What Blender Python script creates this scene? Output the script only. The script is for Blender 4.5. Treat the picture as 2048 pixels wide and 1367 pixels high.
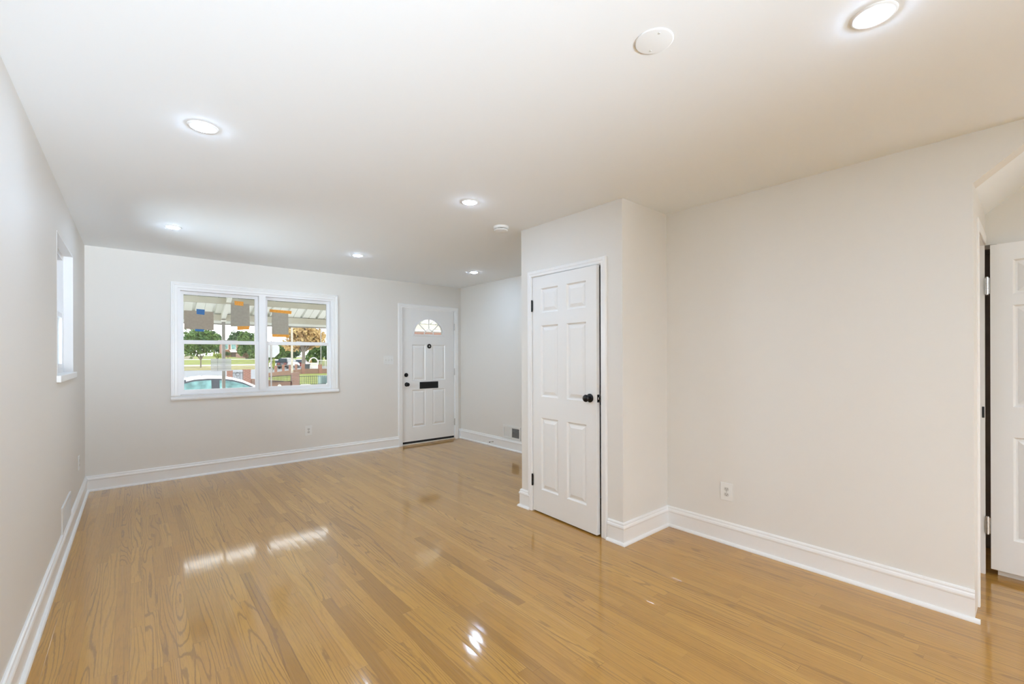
import bpy, bmesh, math, random
from mathutils import Vector, Matrix
from mathutils.geometry import tessellate_polygon
for o in list(bpy.data.objects): bpy.data.objects.remove(o)
SC = bpy.context.scene
COL = SC.collection
random.seed(7)

# ------------------------------------------------------------------ camera
CAM_H, FPX, YAW, VH, ROLL = 1.35, 891.37, 0.7034, 711.99, -0.0032
FW = Vector((math.sin(YAW), math.cos(YAW), 0)); RT = Vector((math.cos(YAW), -math.sin(YAW), 0)); UP = Vector((0, 0, 1))
cr = RT*math.cos(ROLL) + UP*math.sin(ROLL); cu = UP*math.cos(ROLL) - RT*math.sin(ROLL)
cam_d = bpy.data.cameras.new('camera'); cam = bpy.data.objects.new('camera', cam_d); COL.objects.link(cam)
m = Matrix.Identity(4)
for i in range(3): m[i][0] = cr[i]; m[i][1] = cu[i]; m[i][2] = -FW[i]
m[2][3] = CAM_H
cam.matrix_world = m
cam_d.sensor_width = 36; cam_d.lens = FPX/2048*36; cam_d.shift_y = (VH-683.5)/2048; cam_d.clip_start = .02; cam_d.clip_end = 500
SC.camera = cam
def at(u, v, Y):
    """the point of the depth plane y = Y seen at photo pixel (u, v)"""
    A, Bv = u-1024, v-VH
    a = A*math.cos(ROLL)+Bv*math.sin(ROLL); b = -A*math.sin(ROLL)+Bv*math.cos(ROLL)
    r = RT*(a/FPX)+FW+UP*(-b/FPX)
    return Vector((0, 0, CAM_H)) + r*(Y/r.y)

# ------------------------------------------------------------------ view, world, sun, daylight, added fill lights
SC.view_settings.view_transform = 'Standard'; SC.view_settings.look = 'None'; SC.view_settings.gamma = 1
SC.view_settings.use_curve_mapping = False
SC.view_settings.exposure = 0.10
SC.cycles.use_denoising = True; SC.cycles.max_bounces = 14; SC.cycles.diffuse_bounces = 8; SC.cycles.transparent_max_bounces = 16
SC.cycles.sample_clamp_indirect = 6.0; SC.cycles.caustics_reflective = False
LAMP = 200.0          # radiance of a recessed lamp lens
SKY = 1.0
FILL_TINT = (.58, .87, 1.20)  # cool tint of the added fill lights
W = bpy.data.worlds.new('sky'); SC.world = W; W.use_nodes = True
nt = W.node_tree; nt.nodes.clear()
tc = nt.nodes.new('ShaderNodeTexCoord'); sx = nt.nodes.new('ShaderNodeSeparateXYZ'); rp = nt.nodes.new('ShaderNodeValToRGB')
nz = nt.nodes.new('ShaderNodeTexNoise'); nz.inputs['Scale'].default_value = 2.2; nz.inputs['Detail'].default_value = 5
mx = nt.nodes.new('ShaderNodeMix'); mx.data_type = 'RGBA'
bg = nt.nodes.new('ShaderNodeBackground'); wo = nt.nodes.new('ShaderNodeOutputWorld')
nt.links.new(tc.outputs['Generated'], sx.inputs[0]); nt.links.new(sx.outputs['Z'], rp.inputs[0]); nt.links.new(tc.outputs['Generated'], nz.inputs['Vector'])
e = rp.color_ramp.elements
e[0].position = 0.0; e[0].color = (6.0, 6.05, 6.15, 1); e[1].position = .8; e[1].color = (.50, .66, .95, 1)
k = e.new(.33); k.color = (5.2, 5.3, 5.4, 1); k = e.new(.46); k.color = (1.0, 1.1, 1.25, 1)
mx.inputs[7].default_value = (1.5, 1.52, 1.55, 1); nt.links.new(rp.outputs[0], mx.inputs[6])
cl = nt.nodes.new('ShaderNodeMapRange'); cl.inputs[1].default_value = .45; cl.inputs[2].default_value = .65; cl.inputs[4].default_value = .25
nt.links.new(nz.outputs[0], cl.inputs[0]); nt.links.new(cl.outputs[0], mx.inputs[0])
nt.links.new(mx.outputs[2], bg.inputs[0]); bg.inputs[1].default_value = SKY; nt.links.new(bg.outputs[0], wo.inputs[0])
sd = bpy.data.lights.new('sun', 'SUN'); sd.energy = 1.5; sd.angle = .02; sd.color = (1, .95, .86)
so = bpy.data.objects.new('sun', sd); COL.objects.link(so); so.rotation_euler = Vector((-.75, .28, -1.0)).to_track_quat('-Z', 'Y').to_euler()
# fill lights added at unseen rear windows to brighten the ceiling; left-window daylight last
for nm, en, sx_, loc, rz_, zb_, up_ in (('dining_fill_light', 58, 1.22, (.40, -4.66), 4, .16, 21), ('left_rear_fill_light', 18, 1.92, (-.44, -2.8), -90, .22, 74),
                                  ('right_rear_fill_light', 20, 1.92, (4.11, -2.8), 90, .22, 60), ('front_side_window_daylight', 52, .98, (-.74, 4.52), -66, 1.0, -10)):
    for i in range(4):
        ad = bpy.data.lights.new(nm, 'AREA'); ad.shape = 'RECTANGLE'; ad.size = sx_; ad.size_y = .20; ad.spread = math.radians(44 if up_ == 21 else 110 if up_ > 20 else 140); ad.energy = en/4; ad.color = (.775, .92, 1.07) if up_ in (21, -10) else FILL_TINT
        ao = bpy.data.objects.new(nm, ad); COL.objects.link(ao); ao.location = (*loc, zb_+.28*i); ao.rotation_euler = (math.radians(90+up_), 0, math.radians(rz_))

# ------------------------------------------------------------------ materials
def new_mat(name):
    M = bpy.data.materials.new(name); M.use_nodes = True
    return M, M.node_tree, M.node_tree.nodes['Principled BSDF']
def N(t, kind, **kw):
    n = t.nodes.new(kind)
    for k, v in kw.items(): setattr(n, k, v)
    return n
def mat(name, col, rough=.5, metal=0, bump=0, bscale=200, var=0, vscale=3, spec=.5, coat=0, emis=None):
    M, t, p = new_mat(name)
    p.inputs['Base Color'].default_value = (*col, 1); p.inputs['Roughness'].default_value = rough; p.inputs['Metallic'].default_value = metal
    p.inputs['Specular IOR Level'].default_value = spec; p.inputs['Coat Weight'].default_value = coat
    g = N(t, 'ShaderNodeNewGeometry')
    if var:
        n = N(t, 'ShaderNodeTexNoise'); n.inputs['Scale'].default_value = vscale; n.inputs['Detail'].default_value = 5
        t.links.new(g.outputs['Position'], n.inputs['Vector'])
        r = N(t, 'ShaderNodeValToRGB'); r.color_ramp.elements[0].position = .3; r.color_ramp.elements[1].position = .7
        r.color_ramp.elements[0].color = (*[c*(1-var) for c in col], 1); r.color_ramp.elements[1].color = (*[min(1, c*(1+var)) for c in col], 1)
        t.links.new(n.outputs[0], r.inputs[0]); t.links.new(r.outputs[0], p.inputs['Base Color'])
    if bump:
        n = N(t, 'ShaderNodeTexNoise'); n.inputs['Scale'].default_value = bscale; n.inputs['Detail'].default_value = 2
        t.links.new(g.outputs['Position'], n.inputs['Vector'])
        b = N(t, 'ShaderNodeBump'); b.inputs['Strength'].default_value = bump; b.inputs['Distance'].default_value = .002
        t.links.new(n.outputs[0], b.inputs['Height']); t.links.new(b.outputs[0], p.inputs['Normal'])
    if emis: p.inputs['Emission Color'].default_value = (*col, 1); p.inputs['Emission Strength'].default_value = emis
    return M
M_WALL = mat('beige_wall_paint', (.76, .738, .698), .55, bump=.05, bscale=350, spec=.3)
M_CEIL = mat('ceiling_paint', (.875, .91, .94), .8, bump=.04, bscale=300, spec=.2)
M_TRIM = mat('white_trim_enamel', (.85, .85, .845), .28, bump=.02, bscale=60)
M_DOOR = mat('white_door_enamel', (.83, .83, .82), .33, bump=.02, bscale=80)
M_VINYL = mat('white_window_vinyl', (.84, .84, .85), .3, bump=.01)
M_PLAST = mat('white_plate_plastic', (.80, .80, .78), .3, bump=.01)
M_CREAM = mat('cream_slot_plastic', (.62, .61, .58), .4, bump=.01)
M_BLACK = mat('black_hardware', (.012, .012, .013), .28, metal=.4, bump=.02)
M_DARKGAP = mat('dark_rubber', (.012, .010, .009), .7, bump=.05)
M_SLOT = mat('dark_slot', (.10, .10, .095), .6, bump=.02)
M_CHROME = mat('satin_nickel', (.62, .60, .58), .25, metal=1, bump=.02)
M_LOUVRE = mat('register_enamel', (.76, .76, .74), .35, bump=.02)
M_THRESH = mat('pale_threshold_wood', (.70, .62, .52), .4, var=.08, vscale=20)
M_CARD = mat('grey_brown_cardboard', (.40, .345, .27), .85, var=.05, vscale=40)
M_CARDG = mat('grey_cardboard', (.385, .355, .29), .85, var=.05, vscale=40)
M_BLUE = mat('blue_tape', (.012, .13, .35), .5, var=.15, vscale=60)
M_ORANGE = mat('orange_tape', (.78, .33, .03), .5, var=.12, vscale=60)
M_ALU = mat('white_awning_aluminium', (.83, .84, .80), .4, var=.03, vscale=6)
M_ALUB = mat('beige_awning_beam', (.47, .44, .36), .45, var=.04, vscale=6)
M_POST = mat('grey_post_paint', (.27, .25, .23), .5, var=.1, vscale=12)
M_IRONW = mat('white_iron_paint', (.80, .79, .75), .4, var=.05, vscale=20)
M_IRON = mat('dark_iron_paint', (.05, .055, .055), .5, var=.2, vscale=9)
M_CONC = mat('porch_concrete', (.56, .545, .515), .85, var=.12, vscale=5, bump=.2)
M_ROAD = mat('sunbleached_asphalt', (.36, .365, .37), .9, var=.06, vscale=.7, bump=.3, bscale=30)
M_WALK = mat('pale_sidewalk_concrete', (.62, .60, .55), .9, var=.06, vscale=2, bump=.2)
M_GRASS = mat('lawn_grass', (.27, .30, .045), .95, var=.28, vscale=.8, bump=.6, bscale=25)
M_DIRT = mat('yellowed_verge_grass', (.36, .31, .12), .95, var=.3, vscale=.9, bump=.6, bscale=25)
M_BARK = mat('grey_bark', (.17, .145, .115), .9, var=.3, vscale=14, bump=.5, bscale=30)
M_POLE = mat('weathered_pole', (.46, .41, .34), .9, var=.2, vscale=7)
M_CARW = mat('white_car_paint', (.82, .83, .85), .2, coat=.8, bump=.005)
M_CARB = mat('dark_car_paint', (.02, .022, .03), .2, coat=.8, bump=.005)
M_CARR = mat('red_car_paint', (.25, .02, .035), .25, coat=.8, bump=.005)
M_CARG = mat('tinted_car_glass', (.16, .30, .29), .12, var=.5, vscale=3.0)
M_CARP = mat('black_car_pillar', (.05, .055, .065), .35, bump=.01)
M_TYRE = mat('tyre_rubber', (.02, .02, .02), .8, bump=.1)
M_LAMPR = mat('red_tail_lamp', (.12, .01, .012), .25, bump=.01)
M_SIGNB = mat('bare_aluminium_sign_back', (.42, .43, .42), .5, var=.05, vscale=5)
M_TEAL = mat('pale_teal_steel', (.30, .42, .42), .5, var=.1, vscale=8)
M_BIN = mat('dark_plastic_bin', (.04, .045, .05), .5, bump=.05)
M_FENCEW = mat('greyed_wood_fence', (.42, .37, .31), .85, var=.2, vscale=4)
M_ROOF = mat('grey_roof_shingle', (.20, .19, .18), .9, var=.2, vscale=3)
def leafmat(name, c, c2):
    M, t, p = new_mat(name)
    g = N(t, 'ShaderNodeNewGeometry'); n = N(t, 'ShaderNodeTexNoise'); n.inputs['Scale'].default_value = 1.6; n.inputs['Detail'].default_value = 6
    t.links.new(g.outputs['Position'], n.inputs['Vector'])
    r = N(t, 'ShaderNodeValToRGB'); r.color_ramp.elements[0].position = .35; r.color_ramp.elements[1].position = .66
    r.color_ramp.elements[0].color = (*c, 1); r.color_ramp.elements[1].color = (*c2, 1)
    t.links.new(n.outputs[0], r.inputs[0]); t.links.new(r.outputs[0], p.inputs['Base Color']); p.inputs['Roughness'].default_value = .7
    tr = N(t, 'ShaderNodeBsdfTranslucent'); t.links.new(r.outputs[0], tr.inputs[0])
    ms = N(t, 'ShaderNodeMixShader'); ms.inputs[0].default_value = .3
    t.links.new(p.outputs[0], ms.inputs[1]); t.links.new(tr.outputs[0], ms.inputs[2]); t.links.new(ms.outputs[0], t.nodes['Material Output'].inputs[0])
    return M
M_LEAF = leafmat('green_leaves', (.06, .13, .03), (.17, .27, .07))
M_LEAFD = leafmat('dark_green_leaves', (.035, .085, .03), (.10, .17, .06))
M_LEAFY = leafmat('yellow_green_leaves', (.20, .28, .05), (.42, .45, .10))
M_LEAFO = leafmat('orange_brown_leaves', (.40, .24, .09), (.72, .54, .24))
M_LEAFR = leafmat('purple_red_leaves', (.16, .10, .06), (.20, .16, .08))
def glassmat(name, tint=(1, 1, 1)):
    M = bpy.data.materials.new(name); M.use_nodes = True; t = M.node_tree; t.nodes.clear()
    o = N(t, 'ShaderNodeOutputMaterial'); f = N(t, 'ShaderNodeFresnel'); f.inputs[0].default_value = 1.45
    a = N(t, 'ShaderNodeBsdfTransparent'); a.inputs[0].default_value = (*tint, 1); g = N(t, 'ShaderNodeBsdfGlossy'); g.inputs['Roughness'].default_value = .01
    ms = N(t, 'ShaderNodeMixShader'); t.links.new(f.outputs[0], ms.inputs[0]); t.links.new(a.outputs[0], ms.inputs[1]); t.links.new(g.outputs[0], ms.inputs[2]); t.links.new(ms.outputs[0], o.inputs[0])
    return M
M_GLASS = glassmat('clear_window_glass', (.97, .985, .98))
def labelmat():
    M = bpy.data.materials.new('translucent_white_film'); M.use_nodes = True; t = M.node_tree; t.nodes.clear()
    o = N(t, 'ShaderNodeOutputMaterial'); a = N(t, 'ShaderNodeBsdfTransparent'); d = N(t, 'ShaderNodeBsdfTranslucent'); d.inputs[0].default_value = (.9, .92, .95, 1)
    d2 = N(t, 'ShaderNodeBsdfDiffuse'); d2.inputs[0].default_value = (.85, .87, .9, 1)
    m1 = N(t, 'ShaderNodeMixShader'); m1.inputs[0].default_value = .4; t.links.new(d.outputs[0], m1.inputs[1]); t.links.new(d2.outputs[0], m1.inputs[2])
    n = N(t, 'ShaderNodeTexNoise'); n.inputs['Scale'].default_value = 30; mr = N(t, 'ShaderNodeMapRange'); mr.inputs[3].default_value = .42; mr.inputs[4].default_value = .58
    t.links.new(n.outputs[0], mr.inputs[0])
    m2 = N(t, 'ShaderNodeMixShader'); t.links.new(mr.outputs[0], m2.inputs[0]); t.links.new(a.outputs[0], m2.inputs[1]); t.links.new(m1.outputs[0], m2.inputs[2]); t.links.new(m2.outputs[0], o.inputs[0])
    return M
M_FILM = labelmat()
def lampmat():
    M = bpy.data.materials.new('lit_lamp_lens'); M.use_nodes = True; t = M.node_tree; t.nodes.clear()
    o = N(t, 'ShaderNodeOutputMaterial'); em = N(t, 'ShaderNodeEmission'); em.inputs[0].default_value = (.71, .945, 1.27, 1); em.inputs[1].default_value = LAMP
    t.links.new(em.outputs[0], o.inputs[0]); return M
M_LENS = lampmat()
def brickmat(name, c1, c2, mortar, sc=1):
    M, t, p = new_mat(name)
    g = N(t, 'ShaderNodeNewGeometry'); s = N(t, 'ShaderNodeSeparateXYZ'); t.links.new(g.outputs['Position'], s.inputs[0])
    ad = N(t, 'ShaderNodeMath', operation='ADD'); t.links.new(s.outputs[0], ad.inputs[0]); t.links.new(s.outputs[1], ad.inputs[1])
    cb = N(t, 'ShaderNodeCombineXYZ'); t.links.new(ad.outputs[0], cb.inputs[0]); t.links.new(s.outputs[2], cb.inputs[1])
    b = N(t, 'ShaderNodeTexBrick'); b.inputs['Scale'].default_value = 1/sc; b.inputs['Brick Width'].default_value = .21; b.inputs['Row Height'].default_value = .075; b.inputs['Mortar Size'].default_value = .008
    b.inputs['Color1'].default_value = (*c1, 1); b.inputs['Color2'].default_value = (*c2, 1); b.inputs['Mortar'].default_value = (*mortar, 1)
    t.links.new(cb.outputs[0], b.inputs['Vector']); t.links.new(b.outputs[0], p.inputs['Base Color']); p.inputs['Roughness'].default_value = .85
    return M
M_BRICK = brickmat('red_brick', (.30, .115, .075), (.24, .095, .065), (.33, .27, .22))
M_BRICKB = brickmat('brown_brick', (.25, .13, .085), (.20, .11, .075), (.27, .20, .16))

def oak():
    M, t, p = new_mat('varnished_oak_strips')
    L = t.links.new
    def math_(op, a, b=None, c=None):
        n = N(t, 'ShaderNodeMath', operation=op)
        for i, x in enumerate((a, b, c)):
            if x is None: continue
            if isinstance(x, (int, float)): n.inputs[i].default_value = x
            else: L(x, n.inputs[i])
        return n.outputs[0]
    def vec(a, b, c=0.0):
        n = N(t, 'ShaderNodeCombineXYZ')
        for i, x in enumerate((a, b, c)):
            if isinstance(x, (int, float)): n.inputs[i].default_value = x
            else: L(x, n.inputs[i])
        return n.outputs[0]
    def white(v):
        n = N(t, 'ShaderNodeTexWhiteNoise', noise_dimensions='3D'); L(v, n.inputs['Vector']); return n
    def noise(v, scale=1, detail=2, rough=.5, dist=0):
        n = N(t, 'ShaderNodeTexNoise'); L(v, n.inputs['Vector']); n.inputs['Scale'].default_value = scale; n.inputs['Detail'].default_value = detail
        n.inputs['Roughness'].default_value = rough; n.inputs['Distortion'].default_value = dist; return n.outputs[0]
    def rng(x, a, b, c, d):
        n = N(t, 'ShaderNodeMapRange'); L(x, n.inputs[0])
        for i, v in enumerate((a, b, c, d)): n.inputs[i+1].default_value = v
        return n.outputs[0]
    def mixc(f, a, b, mode='MIX'):
        n = N(t, 'ShaderNodeMix', data_type='RGBA', blend_type=mode)
        if isinstance(f, (int, float)): n.inputs[0].default_value = f
        else: L(f, n.inputs[0])
        for i, x in ((6, a), (7, b)):
            if isinstance(x, tuple): n.inputs[i].default_value = (*x, 1)
            else: L(x, n.inputs[i])
        return n.outputs[2]
    g = N(t, 'ShaderNodeNewGeometry'); s = N(t, 'ShaderNodeSeparateXYZ'); L(g.outputs['Position'], s.inputs[0])
    X, Y = s.outputs[0], s.outputs[1]
    xs = math_('DIVIDE', math_('ADD', X, .0185), .0572); row = math_('FLOOR', xs); fx = math_('FRACT', xs)
    wr = white(vec(row, 3.3)); sr = N(t, 'ShaderNodeSeparateColor'); L(wr.outputs['Color'], sr.inputs[0])
    length = math_('MULTIPLY_ADD', sr.outputs[0], .75, .5)
    yy = math_('DIVIDE', math_('MULTIPLY_ADD', sr.outputs[1], 9.0, math_('ADD', Y, 20.0)), length)
    yw = math_('ADD', yy, math_('MULTIPLY', math_('SINE', math_('MULTIPLY', yy, 2.1)), .33))
    idx = math_('FLOOR', yw); fy = math_('FRACT', yw)
    wb = white(vec(row, idx, 1.7)); sb = N(t, 'ShaderNodeSeparateColor'); L(wb.outputs['Color'], sb.inputs[0])
    r1, r2, r3 = sb.outputs[0], sb.outputs[1], sb.outputs[2]
    ramp = N(t, 'ShaderNodeValToRGB'); L(r1, ramp.inputs[0]); el = ramp.color_ramp.elements
    el[0].position = 0; el[0].color = (0.386, 0.194, 0.037, 1); el[1].position = 1; el[1].color = (0.572, 0.308, 0.064, 1)
    for ps, cc in ((.06, (0.409, 0.208, 0.040, 1)), (.14, (0.462, 0.237, 0.047, 1)), (.5, (0.502, 0.259, 0.052, 1)), (.8, (0.525, 0.280, 0.056, 1))):
        q = el.new(ps); q.color = cc
    base = ramp.outputs[0]
    # cathedral figure: contour lines of a stretched field, different in every board
    field = noise(vec(math_('MULTIPLY_ADD', X, 9.0, math_('MULTIPLY', r2, 60.0)), math_('MULTIPLY_ADD', Y, .70, math_('MULTIPLY', r3, 40.0)), math_('MULTIPLY', r1, 30.0)), 1, 1.5, .45, .25)
    freq = math_('MULTIPLY_ADD', r3, 60.0, 50.0)
    wob = noise(vec(math_('MULTIPLY', X, 120.0), math_('MULTIPLY', Y, 22.0), r2), 1, 2)
    rings = math_('SINE', math_('ADD', math_('MULTIPLY_ADD', field, freq, math_('MULTIPLY', X, 330.0)), math_('MULTIPLY', wob, 2.0)))
    ringm = math_('MULTIPLY', rng(rings, .45, .95, 0, 1), rng(r2, .35, .8, .22, 1.0))
    col = mixc(math_('MULTIPLY', ringm, .58), base, (.215, .105, .034))
    # fine pores, streaked along the board
    pores = noise(vec(math_('MULTIPLY_ADD', X, 420.0, math_('MULTIPLY', r1, 90.0)), math_('MULTIPLY', Y, 11.0), r3), 1, 3, .6)
    col = mixc(math_('MULTIPLY', rng(pores, .50, .72, 0, 1), .42), col, (.24, .12, .04))
    streak = noise(vec(math_('MULTIPLY_ADD', X, 55.0, math_('MULTIPLY', r2, 70.0)), math_('MULTIPLY', Y, .9), r1), 1, 3, .55)
    col = mixc(math_('MULTIPLY', rng(streak, .58, .78, 0, 1), .75), col, (.235, .12, .045))
    col = mixc(math_('MULTIPLY', rng(streak, .25, .42, 1, 0), .25), col, (.52, .31, .13))
    # seams
    ex = math_('MULTIPLY', math_('MINIMUM', fx, math_('SUBTRACT', 1.0, fx)), .0572)
    ey = math_('MULTIPLY', math_('MINIMUM', fy, math_('SUBTRACT', 1.0, fy)), length)
    seam_d = math_('MINIMUM', ex, ey)
    wid = rng(white(vec(row, 8.8)).outputs['Value'], .45, 1, .0003, .0012)
    seam = math_('SUBTRACT', 1.0, math_('SMOOTH_MIN', 1.0, math_('DIVIDE', seam_d, wid), .1))
    seam = math_('MAXIMUM', seam, 0.0)
    col = mixc(math_('MULTIPLY', seam, .60), col, (.10, .05, .02))
    L(col, p.inputs['Base Color'])
    p.inputs['Roughness'].default_value = .36; p.inputs['Specular IOR Level'].default_value = .12
    p.inputs['Coat Weight'].default_value = 1.0; p.inputs['Coat Roughness'].default_value = .09; p.inputs['Coat IOR'].default_value = 1.55
    crown = math_('MULTIPLY', math_('POWER', math_('ABSOLUTE', math_('SUBTRACT', fx, .5)), 2.0), -.0006)
    tilt = math_('MULTIPLY', math_('MULTIPLY', math_('SUBTRACT', fx, .5), math_('SUBTRACT', r2, .5)), .0003)
    und = math_('MULTIPLY', noise(vec(math_('MULTIPLY', X, 14.0), math_('MULTIPLY', Y, 5.0), r1), 1, 2), .00045)
    hgt = math_('ADD', math_('ADD', crown, tilt), math_('SUBTRACT', und, math_('MULTIPLY', seam, .0006)))
    bp = N(t, 'ShaderNodeBump'); bp.inputs['Strength'].default_value = 1.0; bp.inputs['Distance'].default_value = 1.0
    L(hgt, bp.inputs['Height']); L(bp.outputs[0], p.inputs['Coat Normal'])
    return M
M_OAK = oak()

# ------------------------------------------------------------------ mesh helpers
def FR(o, ex, ey, en):
    m = Matrix.Identity(4)
    for i in range(3): m[i][0] = ex[i]; m[i][1] = ey[i]; m[i][2] = en[i]; m[i][3] = o[i]
    return m
XP, YP, ZP = (1, 0, 0), (0, 1, 0), (0, 0, 1)
XN, YN, ZN = (-1, 0, 0), (0, -1, 0), (0, 0, -1)
class MB:
    def __init__(self): self.v = []; self.f = []
    def add(self, vs, fs, M=None):
        b = len(self.v)
        for p in vs: self.v.append((M @ Vector(p)) if M is not None else Vector(p))
        for f in fs: self.f.append(tuple(b+i for i in f))
        return self
    def box(self, x0, x1, y0, y1, z0, z1, M=None):
        return self.add([(x, y, z) for z in (z0, z1) for y in (y0, y1) for x in (x0, x1)],
                 [(0, 2, 3, 1), (4, 5, 7, 6), (0, 1, 5, 4), (2, 6, 7, 3), (0, 4, 6, 2), (1, 3, 7, 5)], M)
    def prism(self, outer, holes, M, n0, n1, caps=(True, True), side_outer=True):
        loops = [outer]+list(holes)
        tri = tessellate_polygon([[Vector((a, b, 0)) for a, b in lp] for lp in loops])
        flat = [q for lp in loops for q in lp]; n = len(flat)
        vs = [(a, b, n0) for a, b in flat]+[(a, b, n1) for a, b in flat]; fs = []
        for tr in tri:
            if caps[0]: fs.append(tuple(tr))
            if caps[1]: fs.append(tuple(i+n for i in tr))
        k = 0
        for li, lp in enumerate(loops):
            if li or side_outer:
                for i in range(len(lp)):
                    j = (i+1) % len(lp); fs.append((k+i, k+j, k+j+n, k+i+n))
            k += len(lp)
        return self.add(vs, fs, M)
    def sweep(self, path, prof, M, closed=False):
        """path: 2-D points in the frame plane; prof: (offset to the left of travel, height along n)"""
        n = len(path); rings = []
        for i in range(n):
            p = Vector(path[i])
            a = Vector(path[(i-1) % n]) if (closed or i > 0) else None
            b = Vector(path[(i+1) % n]) if (closed or i < n-1) else None
            d1 = (p-a).normalized() if a is not None else None; d2 = (b-p).normalized() if b is not None else None
            d1 = d1 or d2; d2 = d2 or d1
            n1 = Vector((-d1.y, d1.x)); n2 = Vector((-d2.y, d2.x)); mt = (n1+n2)
            mt = mt/(mt.dot(n1)) if mt.length > 1e-6 else n1
            rings.append([(p.x+mt.x*s, p.y+mt.y*s, h) for s, h in prof])
        k = len(prof); vs = [q for r in rings for q in r]; fs = []
        for i in range(n if closed else n-1):
            j = (i+1) % n
            for a in range(k):
                b = (a+1) % k; fs.append((i*k+a, i*k+b, j*k+b, j*k+a))
        if not closed: fs.append(tuple(range(k))); fs.append(tuple((n-1)*k+i for i in range(k)))
        return self.add(vs, fs, M)
    def lathe(self, prof, M, seg=24, cap=True):
        vs = []; fs = []; k = len(prof)
        for i in range(seg):
            a = 2*math.pi*i/seg
            for r, z in prof: vs.append((max(r, 1e-5)*math.cos(a), max(r, 1e-5)*math.sin(a), z))
        for i in range(seg):
            j = (i+1) % seg
            for q in range(k-1): fs.append((i*k+q, j*k+q, j*k+q+1, i*k+q+1))
        if cap: fs.append(tuple(i*k for i in range(seg))); fs.append(tuple(i*k+k-1 for i in range(seg)))
        return self.add(vs, fs, M)
    def tube(self, pts, r, seg=8, M=None, taper=None):
        pts = [Vector(p) for p in pts]; vs = []; fs = []
        for i, p in enumerate(pts):
            d = (pts[min(i+1, len(pts)-1)]-pts[max(i-1, 0)]).normalized()
            a = d.orthogonal().normalized(); 
            if abs(d.z) < .99: a = d.cross(Vector((0, 0, 1))).normalized()
            b = d.cross(a); rr = r if taper is None else r*(1+(taper-1)*i/(len(pts)-1))
            for k in range(seg):
                t = 2*math.pi*k/seg; vs.append(p+a*rr*math.cos(t)+b*rr*math.sin(t))
        for i in range(len(pts)-1):
            for k in range(seg):
                q = (k+1) % seg; fs.append((i*seg+k, i*seg+q, (i+1)*seg+q, (i+1)*seg+k))
        fs.append(tuple(range(seg))); fs.append(tuple((len(pts)-1)*seg+k for k in range(seg)))
        return self.add(vs, fs, M)
    def ball(self, c, r, M=None, seg=14, rings=9, sz=1):
        prof = [(r*math.sin(math.pi*i/rings), -r*sz*math.cos(math.pi*i/rings)) for i in range(rings+1)]
        return self.lathe(prof, (M or Matrix.Identity(4)) @ Matrix.Translation(c), seg)
    def build(self, name, mt, parent=None, label=None, bevel=0, smooth=False, seg=2, weld=True, recalc=True):
        me = bpy.data.meshes.new(name); me.from_pydata([tuple(p) for p in self.v], [], self.f)
        bm = bmesh.new(); bm.from_mesh(me)
        if weld: bmesh.ops.remove_doubles(bm, verts=bm.verts, dist=1e-5)
        if recalc: bmesh.ops.recalc_face_normals(bm, faces=bm.faces)
        if bevel:
            ed = [e for e in bm.edges if len(e.link_faces) == 2 and e.calc_face_angle(0) > .5]
            bmesh.ops.bevel(bm, geom=ed, offset=bevel, segments=seg, affect='EDGES', profile=.5, clamp_overlap=True)
        if smooth:
            for f in bm.faces: f.smooth = True
            for e in bm.edges:
                if len(e.link_faces) == 2 and e.calc_face_angle(0) > .6: e.smooth = False
        bm.to_mesh(me); bm.free(); me.materials.append(mt)
        o = bpy.data.objects.new(name, me); COL.objects.link(o)
        if parent is not None: o.parent = parent; o.matrix_parent_inverse = parent.matrix_world.inverted()
        if label: o['label'] = label
        return o
def thing(name, label, cat, loc=(0, 0, 0), group=None, kind=None):
    o = bpy.data.objects.new(name, None); COL.objects.link(o); o.location = loc; o.empty_display_size = .05
    o.matrix_world = Matrix.Translation(loc)
    return tag(o, label, cat, group, kind)
def tag(o, label, cat, group=None, kind=None):
    if label: o['label'] = label
    if cat: o['category'] = cat
    if group: o['group'] = group
    if kind: o['kind'] = kind
    return o
def S(o, label, cat): return tag(o, label, cat, None, 'structure')
def copy_tree(src, loc, label=None):
    r = src.copy(); COL.objects.link(r); r.location = loc
    if label: r['label'] = label
    for ch in list(src.children):
        c = ch.copy(); COL.objects.link(c); c.parent = r; c.matrix_parent_inverse = ch.matrix_parent_inverse.copy()
        for g in list(ch.children):
            d = g.copy(); COL.objects.link(d); d.parent = c; d.matrix_parent_inverse = g.matrix_parent_inverse.copy()
    return r
def rect(a0, a1, b0, b1): return [(a0, b0), (a1, b0), (a1, b1), (a0, b1)]

# ------------------------------------------------------------------ room shell
XL, YB, XA, XC, Y1, Y2, XR, C = -.378, 6.194, 4.14, 2.668, 1.921, 3.012, 3.256, 2.48
YF, XE, YR = -4.6, 4.045, .2095           # dining end wall, wall under the stairs, corner of the right wall
MK = MB()
S(MB().box(XL-.16, 4.70, YF-.16, YB+.14, -.2, 0).build('floor', M_OAK), 'glossy golden oak strip floor running the length of the room', 'floor')
S(MB().box(XL-.16, 4.70, YF-.16, YB+.16, C, C+.2).build('ceiling', M_CEIL), 'smooth flat white ceiling dotted with round recessed lights', 'ceiling')
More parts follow.
